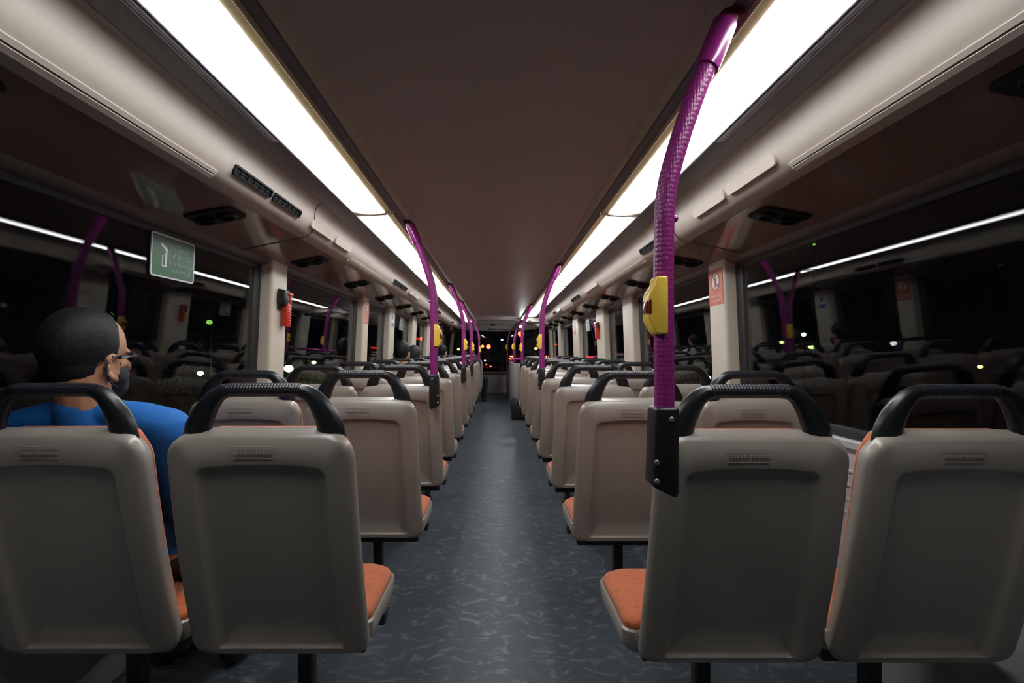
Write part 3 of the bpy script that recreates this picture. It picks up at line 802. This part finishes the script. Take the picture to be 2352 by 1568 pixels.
def no_standing(side, y, label, wdt=0.083):
    T = wall_frame(side, y, 0.337, 1.1495)
    root = empty('no_standing_sticker', T.to_translation(), label, 'sticker', 'orange no standing stickers on the pillars')
    Q = T.to_3x3().to_4x4(); H_ = 0.094
    # follow the slight lean of the pillar
    flat(MB(), rrect(-wdt, -H_, wdt, H_, .004), 0.0005, Q, -0.006).build('sticker_film', M['orange_film'], root)
    ring = lambda r, n=36: [(r * math.cos(2 * math.pi * k / n), 0.030 + r * math.sin(2 * math.pi * k / n)) for k in range(n)]
    flat(MB(), ring(0.045), 0.0008, Q).build('disc', M['pinkwhite'], root)
    rg = MB()
    o_, i_ = ring(0.049), ring(0.043)
    rg.loft([[Q @ Vector((*p, 0.0006)) for p in o_], [Q @ Vector((*p, 0.0012)) for p in o_], [Q @ Vector((*p, 0.0012)) for p in i_], [Q @ Vector((*p, 0.0006)) for p in i_]], True)
    flat(rg, [(-0.034, 0.060), (-0.028, 0.066), (0.034, 0.000), (0.028, -0.006)], 0.0014, Q, 0.0008)
    rg.build('prohibition_ring', M['maroon'], root)
    fg = MB()
    flat(fg, [(0.007 * math.cos(2 * math.pi * k / 16), 0.060 + 0.007 * math.sin(2 * math.pi * k / 16)) for k in range(16)], 0.0011, Q, 0.0007)
    flat(fg, [(-0.010, 0.050), (-0.013, 0.028), (-0.008, 0.026), (-0.007, -0.008), (0.007, -0.008), (0.008, 0.026), (0.013, 0.028), (0.010, 0.050)], 0.0011, Q, 0.0007)
    fg.build('standing_figure', M['maroon'], root)
    text_mesh('No standing', 0.0245, 'lettering', M['pinkwhite'], root, Q @ Matrix.Translation((0, -0.046, 0.0008)))
    text_mesh('on upperdeck', 0.0245, 'lettering', M['pinkwhite'], root, Q @ Matrix.Translation((0, -0.070, 0.0008)))
no_standing(1, 2.645, 'orange no standing sticker on the nearest right window pillar')
no_standing(-1, 4.425, 'orange no standing sticker on the second left window pillar', 0.075)
no_standing(1, 7.45, 'faint orange no standing sticker on the fourth right pillar', 0.085)

T = wall_frame(-1, 5.53, 0.335, 1.1495); Q = T.to_3x3().to_4x4()
root = empty('notice_sticker', T.to_translation(), 'white and blue notice sticker on the third left pillar', 'sticker')
flat(MB(), rrect(-.055, -.07, .055, .08, .004), 0.0006, Q, -0.006).build('sticker_film', M['white'], root)
fg = MB()
flat(fg, rrect(-.05, -.066, .05, -.022, .003), 0.0011, Q)
flat(fg, [(0.028 * math.cos(2 * math.pi * k / 20), 0.035 + 0.03 * math.sin(2 * math.pi * k / 20)) for k in range(20)], 0.0011, Q)
fg.build('blue_marks', M['blue_print'], root)

def hammer(side, y, label):
    T = wall_frame(side, y, 0.23, 1.150)
    root = empty('emergency_hammer', T.to_translation(), label, 'hammer', 'red emergency hammers on the pillars')
    Q = T.to_3x3().to_4x4()
    B = lambda mb, c, d, bv: mb.box(Q @ Vector(c), d, bv, mat=Q)
    hb_ = MB(); B(hb_, (-0.012, 0.056, 0.020), (0.072, 0.080, 0.046), 0.010); B(hb_, (-0.020, 0.045, 0.008), (0.045, 0.11, 0.016), 0.005)
    hb_.build('holder', M['black'], root)
    gr = MB(); B(gr, (0.018, -0.035, 0.026), (0.050, 0.125, 0.036), 0.005)
    for k in range(7): B(gr, (0.018, -0.083 + 0.0155 * k, 0.0455), (0.034, 0.006, 0.005), 0.0015)
    gr.build('handle', M['red'], root)
    hd = MB(); B(hd, (0.030, 0.048, 0.034), (0.022, 0.060, 0.024), 0.005); B(hd, (0.020, 0.076, 0.038), (0.060, 0.018, 0.022), 0.005)
    hd.build('hammer_head', M['red'], root)
hammer(-1, 2.675, 'red emergency hammer in black holder on the nearest left pillar')
hammer(1, 5.70, 'far red emergency hammer on the third right pillar')
#<P>
# ------------------------------------------------------------------ people
def cap(mb, pts, rad, n=12):
    """tapered limb with round ends"""
    mb.sweep(pts, rad, n=n, up=(0.03, 1, 0.05) if abs((Vector(pts[-1]) - Vector(pts[0])).normalized().y) < 0.9 else (1, 0.02, 0.03))
    for p, r in ((pts[0], rad[0]), (pts[-1], rad[-1])): mb.ell(p, (r, r, r), n, 8)
    for p, r in zip(pts[1:-1], rad[1:-1]): mb.ell(p, (r * .99, r * .99, r * .99), n, 8)
def fuse(mb, name, mat, parent, voxel, smooth=3, cut=None, label=None):
    me = bpy.data.meshes.new(name + '_raw'); me.from_pydata(mb.v, [], mb.f)
    o = bpy.data.objects.new(name + '_raw', me); COL.objects.link(o)
    md = o.modifiers.new('r', 'REMESH'); md.mode = 'VOXEL'; md.voxel_size = voxel; md.use_smooth_shade = True
    if smooth:
        ms = o.modifiers.new('s', 'SMOOTH'); ms.factor = 0.5; ms.iterations = smooth
    dg = bpy.context.evaluated_depsgraph_get()
    m2 = bpy.data.meshes.new_from_object(o.evaluated_get(dg))
    bpy.data.objects.remove(o)
    if cut:
        bm = bmesh.new(); bm.from_mesh(m2)
        bmesh.ops.delete(bm, geom=[v_ for v_ in bm.verts if cut(v_.co)], context='VERTS')
        bd = [v_ for v_ in bm.verts if v_.is_boundary]
        for _ in range(10):            # even out the cut edge
            nw = {}
            for v_ in bd:
                nb = [e.other_vert(v_).co for e in v_.link_edges if e.is_boundary]
                if len(nb) == 2: nw[v_] = v_.co * .4 + (nb[0] + nb[1]) * .3
            for v_, c_ in nw.items(): v_.co = c_
        bm.to_mesh(m2); bm.free()
    m2.materials.clear(); m2.materials.append(mat); m2.name = name
    for p in m2.polygons: p.use_smooth = True
    o = bpy.data.objects.new(name, m2); COL.objects.link(o); o.parent = parent
    if label: o['label'] = label
    return o

def person(loc, rotz, label, skin, shirt, trousers, hair, voxel, glasses=False, mask=True, pose='sit', turn=0.0, headx=0.0):
    """seated figure; local origin on the floor below the hips, facing +y; crown of the head at 1.17 m"""
    root = empty('person', loc, label, 'person'); root.rotation_euler = (0, 0, rotz)
    hx, hy = 0.0, 0.0
    Hc = Vector((headx, 0.0, 1.070))      # middle of the skull
    Tm = Matrix.Translation(Hc) @ Matrix.Rotation(turn, 4, 'Z') @ Matrix.Scale(0.985, 4)
    H = lambda x, y, z: Tm @ Vector((x, y, z))
    RT = Matrix.Rotation(turn, 3, 'Z')
    b = MB()
    E = lambda m_, c, r: m_.ell(H(*c), tuple(q * 0.985 for q in r), 24, 16, mat=RT)
    E(b, (0, -0.012, 0.0), (0.0755, 0.095, 0.096))            # skull
    E(b, (0, 0.018, 0.008), (0.067, 0.078, 0.082))            # forehead
    E(b, (0, 0.030, -0.055), (0.060, 0.062, 0.075))           # face
    E(b, (0, 0.046, -0.095), (0.047, 0.048, 0.036))           # jaw
    E(b, (0, 0.075, -0.118), (0.022, 0.020, 0.018))           # chin
    for s in (-1, 1):
        E(b, (s * 0.040, 0.066, -0.050), (0.022, 0.020, 0.020))   # cheek bones
        E(b, (s * 0.030, 0.077, -0.012), (0.026, 0.011, 0.009))   # brow
        # ear: rim, lobe and hollow
        for k in range(9):
            t = R(-70 + 280 * k / 8)
            E(b, (s * (0.0795 + 0.004 * math.cos(t * .5)), -0.008 - 0.018 * math.cos(t), -0.052 + 0.028 * math.sin(t)), (0.0062, 0.0062, 0.0062))
        E(b, (s * 0.0745, -0.006, -0.056), (0.0055, 0.018, 0.027))
        E(b, (s * 0.078, 0.002, -0.082), (0.006, 0.009, 0.011))
        E(b, (s * 0.078, 0.011, -0.058), (0.005, 0.005, 0.008))
    cap(b, [H(0, 0.088, -0.012), H(0, 0.104, -0.045)], [0.008, 0.012]); E(b, (0, 0.101, -0.052), (0.017, 0.012, 0.009))
    for s in (-1, 1): E(b, (0, 0.090, -0.082 - 0.006 * s), (0.021, 0.008, 0.006))      # lips
    cap(b, [(headx, -0.030, 1.035), (headx * .6, -0.020, 0.95), (0, 0.0, 0.86)], [0.060, 0.058, 0.066])
    tr = MB()     # torso
    for c, r in (((0, 0.175, 0.50), (0.160, 0.115, 0.105)), ((0, 0.140, 0.60), (0.148, 0.098, 0.12)), ((0, 0.085, 0.71), (0.160, 0.098, 0.12)), ((0, 0.040, 0.80), (0.175, 0.090, 0.09)), ((0, 0.012, 0.845), (0.175, 0.075, 0.060))):
        tr.ell(c, r, 28, 16)
    for s in (-1, 1): cap(tr, [(s * 0.04, -0.005, 0.898), (s * 0.11, -0.002, 0.886), (s * 0.170, 0.008, 0.864)], [0.042, 0.047, 0.052], 16)
    b.v, b.f = b.v, b.f
    o_ = len(b.v); b.v += tr.v; b.f += [tuple(i + o_ for i in f) for f in tr.f]
    sh = MB(); o_ = 0
    sh.v += tr.v; sh.f += list(tr.f)
    pants = MB()
    pants.ell((0, 0.18, 0.475), (0.168, 0.122, 0.070), 24, 12)
    for s in (-1, 1):
        S, EL, WR = Vector((s * 0.170, 0.012, 0.850)), Vector((s * 0.175, 0.11, 0.595)), Vector((s * 0.11, 0.33, 0.545))
        cap(b, [S, S.lerp(EL, .5), EL], [0.046, 0.042, 0.036]); cap(b, [EL, EL.lerp(WR, .4), WR], [0.037, 0.036, 0.025])
        cap(sh, [S, S.lerp(EL, .5), S.lerp(EL, .80)], [0.056, 0.058, 0.060], 16)
        # hand resting on the thigh: palm, four fingers and a thumb
        d = Vector((-s * 0.25, 0.95, -0.10)).normalized(); a = Vector((s, 0.25, 0)).normalized()
        pc = WR + d * 0.05
        b.ell(pc, (0.034, 0.044, 0.016), 16, 10)
        for q, (off, ln) in enumerate(((-0.026, 0.060), (-0.009, 0.070), (0.009, 0.066), (0.025, 0.050))):
            k0 = pc + d * 0.034 + a * off; k1 = k0 + d * ln * .5 + Vector((0, 0, 0.002)); k2 = k1 + d * ln * .45 + Vector((0, 0, -0.018))
            cap(b, [k0, k1, k2], [0.0092, 0.0085, 0.0072], 8)
        t0 = pc - d * 0.015 - a * 0.030; cap(b, [t0, t0 + d * 0.028 - a * 0.018, t0 + d * 0.055 - a * 0.02 - Vector((0, 0, .006))], [0.0105, 0.0095, 0.008], 8)
        if pose == 'sit' or s < 0:
            K, A = Vector((s * 0.11, 0.50, 0.475)), Vector((s * 0.11, 0.46, 0.09))
        else:                                            # right leg stuck out into the aisle
            K, A = Vector((s * 0.30, 0.30, 0.48)), Vector((s * 0.26, 0.34, 0.09))
        HP = Vector((s * 0.095, 0.18, 0.485))
        cap(b, [HP, HP.lerp(K, .5), K], [0.072, 0.066, 0.052]); cap(b, [K, K.lerp(A, .35), A], [0.050, 0.050, 0.034])
        cap(pants, [HP, HP.lerp(K, .5), K], [0.080, 0.075, 0.062], 16); cap(pants, [K, K.lerp(A, .35), A], [0.060, 0.062, 0.052], 16)
        cap(b, [A, A + Vector((0, -0.01, -0.04)), A + Vector((s * .01, 0.14, -0.055))], [0.034, 0.036, 0.026])
        f_ = MB()
        for c, r in ((A + Vector((0, -0.012, -0.045)), (0.042, 0.052, 0.044)), (A + Vector((s * .006, 0.07, -0.056)), (0.044, 0.085, 0.034)), (A + Vector((s * .01, 0.125, -0.060)), (0.046, 0.055, 0.028))):
            f_.ell(c, r, 16, 10)
        fuse(f_, 'shoe', M['black'], root, max(voxel, .007), 3)
    fuse(b, 'body', skin, root, voxel, 2)
    # shirt a little outside the skin, with collar and folds
    for i, p in enumerate(sh.v):
        p = Vector(p)
        cz = Vector((0, 0, p.z)); q = (p - Vector((0, 0.06, p.z))); r = max(q.length, 1e-4)
        fold = 0.004 * math.sin(p.z * 55 + p.x * 22) * (1 if abs(p.x) < .2 else .4)
        sh.v[i] = tuple(p + q / r * (0.009 + fold))
    cap(sh, [(headx * .3, 0.0, 0.855), (headx * .65, -0.012, 0.915)], [0.080, 0.0655], 20)
    fuse(sh, 'shirt', shirt, root, voxel * 1.1, 3, cut=lambda c: c.z < 0.50)
    fuse(pants, 'trousers', trousers, root, max(voxel, .007), 3, cut=lambda c: c.z > 0.56)
    # short hair cut close, receding at the temples
    h = MB()
    E(h, (0, -0.013, 0.002), (0.0800, 0.1005, 0.1010)); E(h, (0, 0.012, 0.016), (0.072, 0.082, 0.083)); E(h, (0, -0.035, -0.050), (0.067, 0.062, 0.060))
    inv = Tm.inverted()
    def cut(c):
        p = inv @ c
        ax = abs(p.x)
        if p.y > 0.018 + 0.55 * max(0, p.z - 0.030) - 0.10 * max(0, ax - .05) * 0 + 0.006 * math.sin(p.z * 60): return True          # hairline at the forehead
        if p.z < -0.034 and p.y > -0.040 and ax > 0.03: return True                        # round the ear
        if p.z < -0.026 and p.y > 0.010: return True
        return p.z < -0.090 + 0.10 * max(0, p.y + 0.07)
    fuse(h, 'hair', hair, root, max(0.005, voxel), 2, cut=cut)
    ey = MB()
    for s in (-1, 1): E(ey, (s * 0.031, 0.0795, -0.026), (0.0115, 0.0115, 0.0105))
    ey.build('eyes', M['white'], root)
    if glasses:
        g = MB()
        for s in (-1, 1):
            g.sweep([H(s * 0.0825, -0.016, -0.026), H(s * 0.0835, 0.012, -0.025), H(s * 0.077, 0.060, -0.024), H(s * 0.064, 0.082, -0.022)], 0.0034, 0.0052, n=8)
            g.sweep([H(s * 0.082, -0.014, -0.025), H(s * 0.081, -0.030, -0.042), H(s * 0.078, -0.034, -0.058)], 0.0028, n=8)
            ring = [H(s * (0.037 + 0.028 * math.cos(t)), 0.094 - 0.014 * abs(math.cos(t)), -0.028 + 0.019 * math.sin(t)) for t in [2 * math.pi * k / 20 for k in range(21)]]
            g.sweep(ring, 0.0024, n=8)
        g.sweep([H(-0.010, 0.094, -0.022), H(0, 0.099, -0.020), H(0.010, 0.094, -0.022)], 0.0024, n=8)
        g.build('glasses', M['black'], root)
    if mask:
        mk = MB()
        E(mk, (0, 0.038, -0.072), (0.066, 0.066, 0.052)); E(mk, (0, 0.060, -0.100), (0.051, 0.050, 0.044)); E(mk, (0, 0.088, -0.062), (0.024, 0.026, 0.028))
        def mcut(c):
            p = inv @ c
            return p.y < 0.020 or p.z > -0.040 + 0.14 * (p.y - 0.11)
        fuse(mk, 'face_mask', M['mask'], root, max(.005, voxel), 2, cut=mcut)
        for s in (-1, 1):
            MB().sweep(smooth_path([H(s * 0.066, 0.030, -0.050), H(s * 0.080, 0.008, -0.032), H(s * 0.0835, -0.016, -0.028), H(s * 0.0825, -0.031, -0.054), H(s * 0.078, -0.018, -0.084), H(s * 0.062, 0.026, -0.104)], 4), 0.0022, n=6).build('ear_loop', M['mask'], root)
    return root

M['skin_tan'] = plastic('tan_skin', (0.36, 0.175, 0.095), 0.5, 0.06, 18, 0.05, 400)
M['skin_light'] = plastic('light_skin', (0.50, 0.30, 0.20), 0.5, 0.06, 18)
M['hair'] = plastic('black_hair', (0.007, 0.007, 0.008), 0.6, 0.4, 90, 0.6, 160, spec=0.22)
M['hair_grey'] = plastic('greying_hair', (0.022, 0.021, 0.021), 0.6, 0.4, 90, 0.6, 160, spec=0.22)
M['blue_shirt'] = plastic('bright_blue_cotton', (0.003, 0.120, 0.42), 0.8, 0.06, 9, 0.15, 500)
M['white_shirt'] = plastic('white_cotton', (0.55, 0.56, 0.60), 0.8, 0.04, 9, 0.15, 500)
M['grey_shirt'] = plastic('grey_cotton', (0.25, 0.27, 0.30), 0.8, 0.04, 9, 0.15, 500)
M['dark_cloth'] = plastic('dark_cloth', (0.014, 0.015, 0.019), 0.85, 0.1, 9, 0.15, 500)
M['mask'] = plastic('dark_mask_fabric', (0.012, 0.014, 0.020), 0.7, 0.1, 30)
person((-1.010, 1.262, 0), 0, 'man in bright blue shirt, glasses and dark mask at the near left window', M['skin_tan'], M['blue_shirt'], M['dark_cloth'], M['hair'], 0.0055, True, True, turn=R(-4), headx=-0.026)
person((-0.95, 4.99, 0), 0, 'dark-haired person in pale grey shirt by the left window, sixth row', M['skin_light'], M['grey_shirt'], M['dark_cloth'], M['hair'], 0.010)
person((-0.95, 5.73, -0.04), 0, 'person with greying round head by the left window, seventh row', M['skin_tan'], M['grey_shirt'], M['dark_cloth'], M['hair_grey'], 0.010)
person((-0.95, 8.69, 0), R(-12), 'far person in white shirt by the left window, eleventh row', M['skin_light'], M['white_shirt'], M['dark_cloth'], M['hair'], 0.010)
person((-0.54, 10.17, 0), 0, 'far person in dark clothes with one leg out in the aisle', M['skin_tan'], M['dark_cloth'], M['dark_cloth'], M['hair'], 0.010, pose='aisle')
#</P>
#<O>
# ------------------------------------------------------------------ outside in the night street
GZ = -2.35
mb = MB().box((0, 60, GZ - 0.05), (160, 200, 0.1))
gd = mb.build('ground', M['road']); struct(gd, 'dark asphalt road outside the bus', 'road')
def at(px, py, Y):
    """point at distance Y seen at the given photograph pixel"""
    return ((px - 1142) * Y / 1150, Y, HC + (806 - py) * Y / 1150)

def signal(px, py, Y, mat, label, arm=0.0, r=0.16, hood=True):
    x, y, z = at(px, py, Y)
    root = empty('traffic_signal', (x + arm, y, GZ), label, 'traffic light')
    h = z - GZ
    mb = MB().sweep([(0, 0, 0), (0, 0, h + 0.9)], 0.07, n=12).sweep([(0, 0, 0), (0, 0, 0.3)], 0.14, n=12)
    if arm: mb.sweep([(0, 0, h + 0.8), (-arm, 0.05, h + 0.8)], 0.05, n=10, up=(0, 1, 0))
    mb.build('post', M['post'], root)
    hd = MB().box((-arm, -0.02, h - 0.35), (r * 2.9, 0.18, r * 7.2), 0.05).build('signal_head', M['black'], root)
    for k in range(3):
        zz = h - k * r * 2.25
        lm = MB().ell((-arm, -0.11, zz), (r, 0.05, r), 18, 10).build('signal_lamp', mat if k == 0 else M['black'], hd)
        MB().loft([[(-arm + (r + .02) * math.cos(t), yy, zz + (r + .02) * math.sin(t)) for t in [math.pi * q / 10 for q in range(11)]] for yy in (-0.11, -0.16)], False).build('visor', M['black'], hd)
    return root
signal(1108.5, 795, 80, M['red_glow'], 'far red traffic signal through the windscreen, left and smaller of two', r=0.22)
signal(1122, 796, 78, M['red_glow'], 'far red traffic signal through the windscreen, right and larger of two', r=0.33)
signal(1196, 766, 30, M['red_glow'], 'added red signal standing in for a brake-light reflection behind the right poles', arm=2.6, r=0.17)  # added signal; its glow imitates brake lights reflected in the glass
signal(971, 778, 34, M['red_glow'], 'added red signal standing in for a reflection in the far left windows', r=0.15)  # added outside to imitate a red reflection in the left glass

def car(px, py, Y, label):
    x, y, z = at(px, py, Y)
    root = empty('car', (x, y, GZ), label, 'car')
    prof = [(0.0, 0.35), (0.02, 0.95), (0.25, 1.0), (0.75, 1.42), (1.9, 1.46), (2.7, 1.0), (3.9, 0.85), (4.1, 0.6), (4.1, 0.35)]
    bd = bevel_obj(MB().prism(prof, 'yz', -0.86, 0.86).build('body', M['car'], root), 0.06, 2)
    MB().box((0, 0.50, 1.20), (1.25, 0.03, 0.34), 0.01, mat=Matrix.Rotation(R(-50), 4, 'X')).build('rear_window', M['black'], bd)
    for s in (-1, 1):
        MB().box((s * 0.70, -0.01, 0.86), (0.30, 0.06, 0.20), 0.02).build('tail_lamp', M['red_glow'], root)
    MB().box((0, -0.01, 1.24), (0.20, 0.05, 0.08), 0.01).build('brake_lamp', M['red_glow'], root)
    MB().box((0, -0.005, 0.72), (0.52, 0.03, 0.12), 0.005).build('number_plate', M['white'], root)
    for sx in (-0.80, 0.80):
        for yy in (0.8, 3.2):
            MB().sweep([(sx - .09, yy, 0.32), (sx + .09, yy, 0.32)], 0.32, n=20, up=(0, 1, 0)).build('wheel', M['black'], root)
car(1117, 840, 82, 'dark car ahead with two red tail lamps lit, seen through the windscreen')
# high-backed lorry in the next lane
x, y, z = at(1205, 806, 30)
root = empty('lorry', (x + 0.25, y, GZ), 'dark lorry in the right lane with red rear lamps, through the windscreen', 'lorry')
cb = MB().box((0, 3.0, 1.95), (2.4, 6.0, 2.5), 0.05).build('cargo_box', M['car'], root)
MB().box((0, -0.02, 1.95), (0.02, 0.03, 2.3), 0.004).box((-0.5, -0.03, 1.8), (0.03, 0.04, 2.1), 0.01).box((0.5, -0.03, 1.8), (0.03, 0.04, 2.1), 0.01).build('door_bars', M['post'], cb)
for s in (-1, 1): MB().box((s * 1.05, -0.03, 3.02), (0.22, 0.08, 0.22), 0.03).build('rear_lamp', M['red_glow'], root)
MB().box((0, 3.0, 0.62), (2.2, 6.2, 0.18), 0.02).build('chassis', M['post'], root)
MB().box((0, 7.3, 1.5), (2.3, 2.2, 2.2), 0.15).build('cab', M['car'], root)
for sx in (-0.95, 0.95):
    for yy in (0.9, 2.0, 7.3): MB().sweep([(sx - .14, yy, 0.48), (sx + .14, yy, 0.48)], 0.48, n=20, up=(0, 1, 0)).build('wheel', M['black'], root)

def post_lamp(px, py, Y, mat, label, r=0.10):
    x, y, z = at(px, py, Y)
    root = empty('street_lamp', (x, y, GZ), label, 'street lamp')
    h = z - GZ
    MB().sweep([(0, 0, 0), (0, 0, 0.2), (0, 0, 0.25), (0, 0, h - r)], [0.09, 0.08, 0.045, 0.035], n=12).build('post', M['black'], root)
    MB().ell((0, 0, h), (r, r, r * 0.8), 16, 10).build('lantern', mat, root)
    MB().sweep([(0, 0, h + r * .75), (0, 0, h + r * 1.0)], [r * 1.1, r * .3], n=16).build('lantern_cap', M['black'], root)
    return root
post_lamp(663, 846, 11.6, M['lime_glow'], 'glaring yellow-green lamp in the leaves outside the left windows', 0.10)
post_lamp(721, 832, 12.2, M['lime_glow'], 'smaller yellow-green lamp outside the left windows, right of the glaring one', 0.05)
post_lamp(460, 857, 12.5, M['white_tree_glow'], 'small white lamp low outside the nearest left window', 0.07)
post_lamp(481, 740, 10.5, M['green_dim'], 'dim green lamp outside the nearest left window', 0.06)
post_lamp(1846, 768, 12, M['green_glow'], 'small green lamp outside the nearest right window', 0.055)
post_lamp(2251, 842, 12, M['orange_glow'], 'small orange lamp outside the nearest right window', 0.05)
post_lamp(1870, 561, 16, M['green_dim'], 'tiny high green lamp outside the nearest right window', 0.04)
post_lamp(1153, 780, 70, M['blue_glow'], 'tiny blue-white lamp far ahead through the windscreen', 0.16)
post_lamp(1053, 802, 45, M['orange_glow'], 'small orange street lamp far ahead on the left', 0.12)
post_lamp(1231, 800, 45, M['orange_glow'], 'small orange street lamp far ahead on the right', 0.14)
post_lamp(1114, 828, 76, M['white_glow'], 'small white lamp low beside the car ahead', 0.13)
post_lamp(1625, 868, 11.0, M['white_tree_glow'], 'white lamp in the leaves outside the right windows', 0.07)

def shrub(px, py, Y, rx, rz, mat, label, n=1500):
    x, y, z = at(px, py, Y)
    root = empty('roadside_tree', (x, y, GZ), label, 'tree', )
    h = z - GZ
    rd = random.Random(int(px))
    MB().sweep([(0, 0, 0), (0.05, 0.02, h * .5), (0, 0, h)], [0.10, 0.07, 0.03], n=10).sweep([(0.04, 0.02, h * .6), (rx * .5, 0.1, h + rz * .3)], [0.04, 0.012], n=8).sweep([(0.04, 0.02, h * .65), (-rx * .5, -0.1, h + rz * .3)], [0.04, 0.012], n=8).build('trunk', M['bark'], root)
    mb = MB()
    for k in range(n):
        while True:
            p = Vector((rd.uniform(-1, 1), rd.uniform(-1, 1), rd.uniform(-1, 1)))
            if 0.35 < p.length < 1: break
        c = Vector((p.x * rx, p.y * rx, h + p.z * rz))
        a = Vector((rd.uniform(-1, 1), rd.uniform(-1, 1), rd.uniform(-1, 1))).normalized()
        b_ = a.cross(Vector((rd.uniform(-1, 1), rd.uniform(-1, 1), rd.uniform(-1, 1)))).normalized()
        L = rd.uniform(.05, .10); w_ = L * .42; nn = a.cross(b_)
        mb.add([c - a * L, c + b_ * w_ + nn * w_ * .3, c + a * L, c - b_ * w_ + nn * w_ * .3], [(0, 1, 2), (0, 2, 3)])
    f = mb.build('foliage', mat, root, sharp=180); f['kind'] = 'stuff'
shrub(690, 885, 13.6, 1.0, 0.75, M['leaf'], 'leafy shrub lit yellow-green outside the left windows')
shrub(440, 880, 14.6, 0.9, 0.6, M['leafgrey'], 'dim shrub behind the small white lamp outside the left window')
shrub(1640, 880, 12.6, 0.9, 0.6, M['leafgrey'], 'grey leafy shrub lit white outside the right windows')
# added props whose red strips imitate brake lights in the right windows
def brake_glow_prop(px, py, Y, wd, hh, label):
    x, y, z = at(px, py, Y)
    root = empty('roadside_prop', (x, y, GZ), label, 'prop')
    h = z - GZ
    MB().box((0, 1.0, h / 2 - 0.1), (wd * 1.6, 1.8, h - 0.2), 0.03).box((0, 0.8, h + 0.35), (wd * 1.8, 2.3, 0.10), 0.03).box((0, 1.0, h + 0.1), (wd * 1.6, 1.75, 0.45), 0.02).build('prop_body', M['concrete'], root)
    MB().box((0, 0.06, h), (wd, 0.08, hh), 0.02).build('brake_glow_strip', M['red_glow_soft'], root)
brake_glow_prop(1271, 791, 48, 0.75, 0.16, 'distant kiosk added to imitate brake lights reflected in the far right windows')
brake_glow_prop(1346, 820, 40, 1.3, 0.12, 'nearer low kiosk added for a long red brake-light streak in the right windows')
#</O>
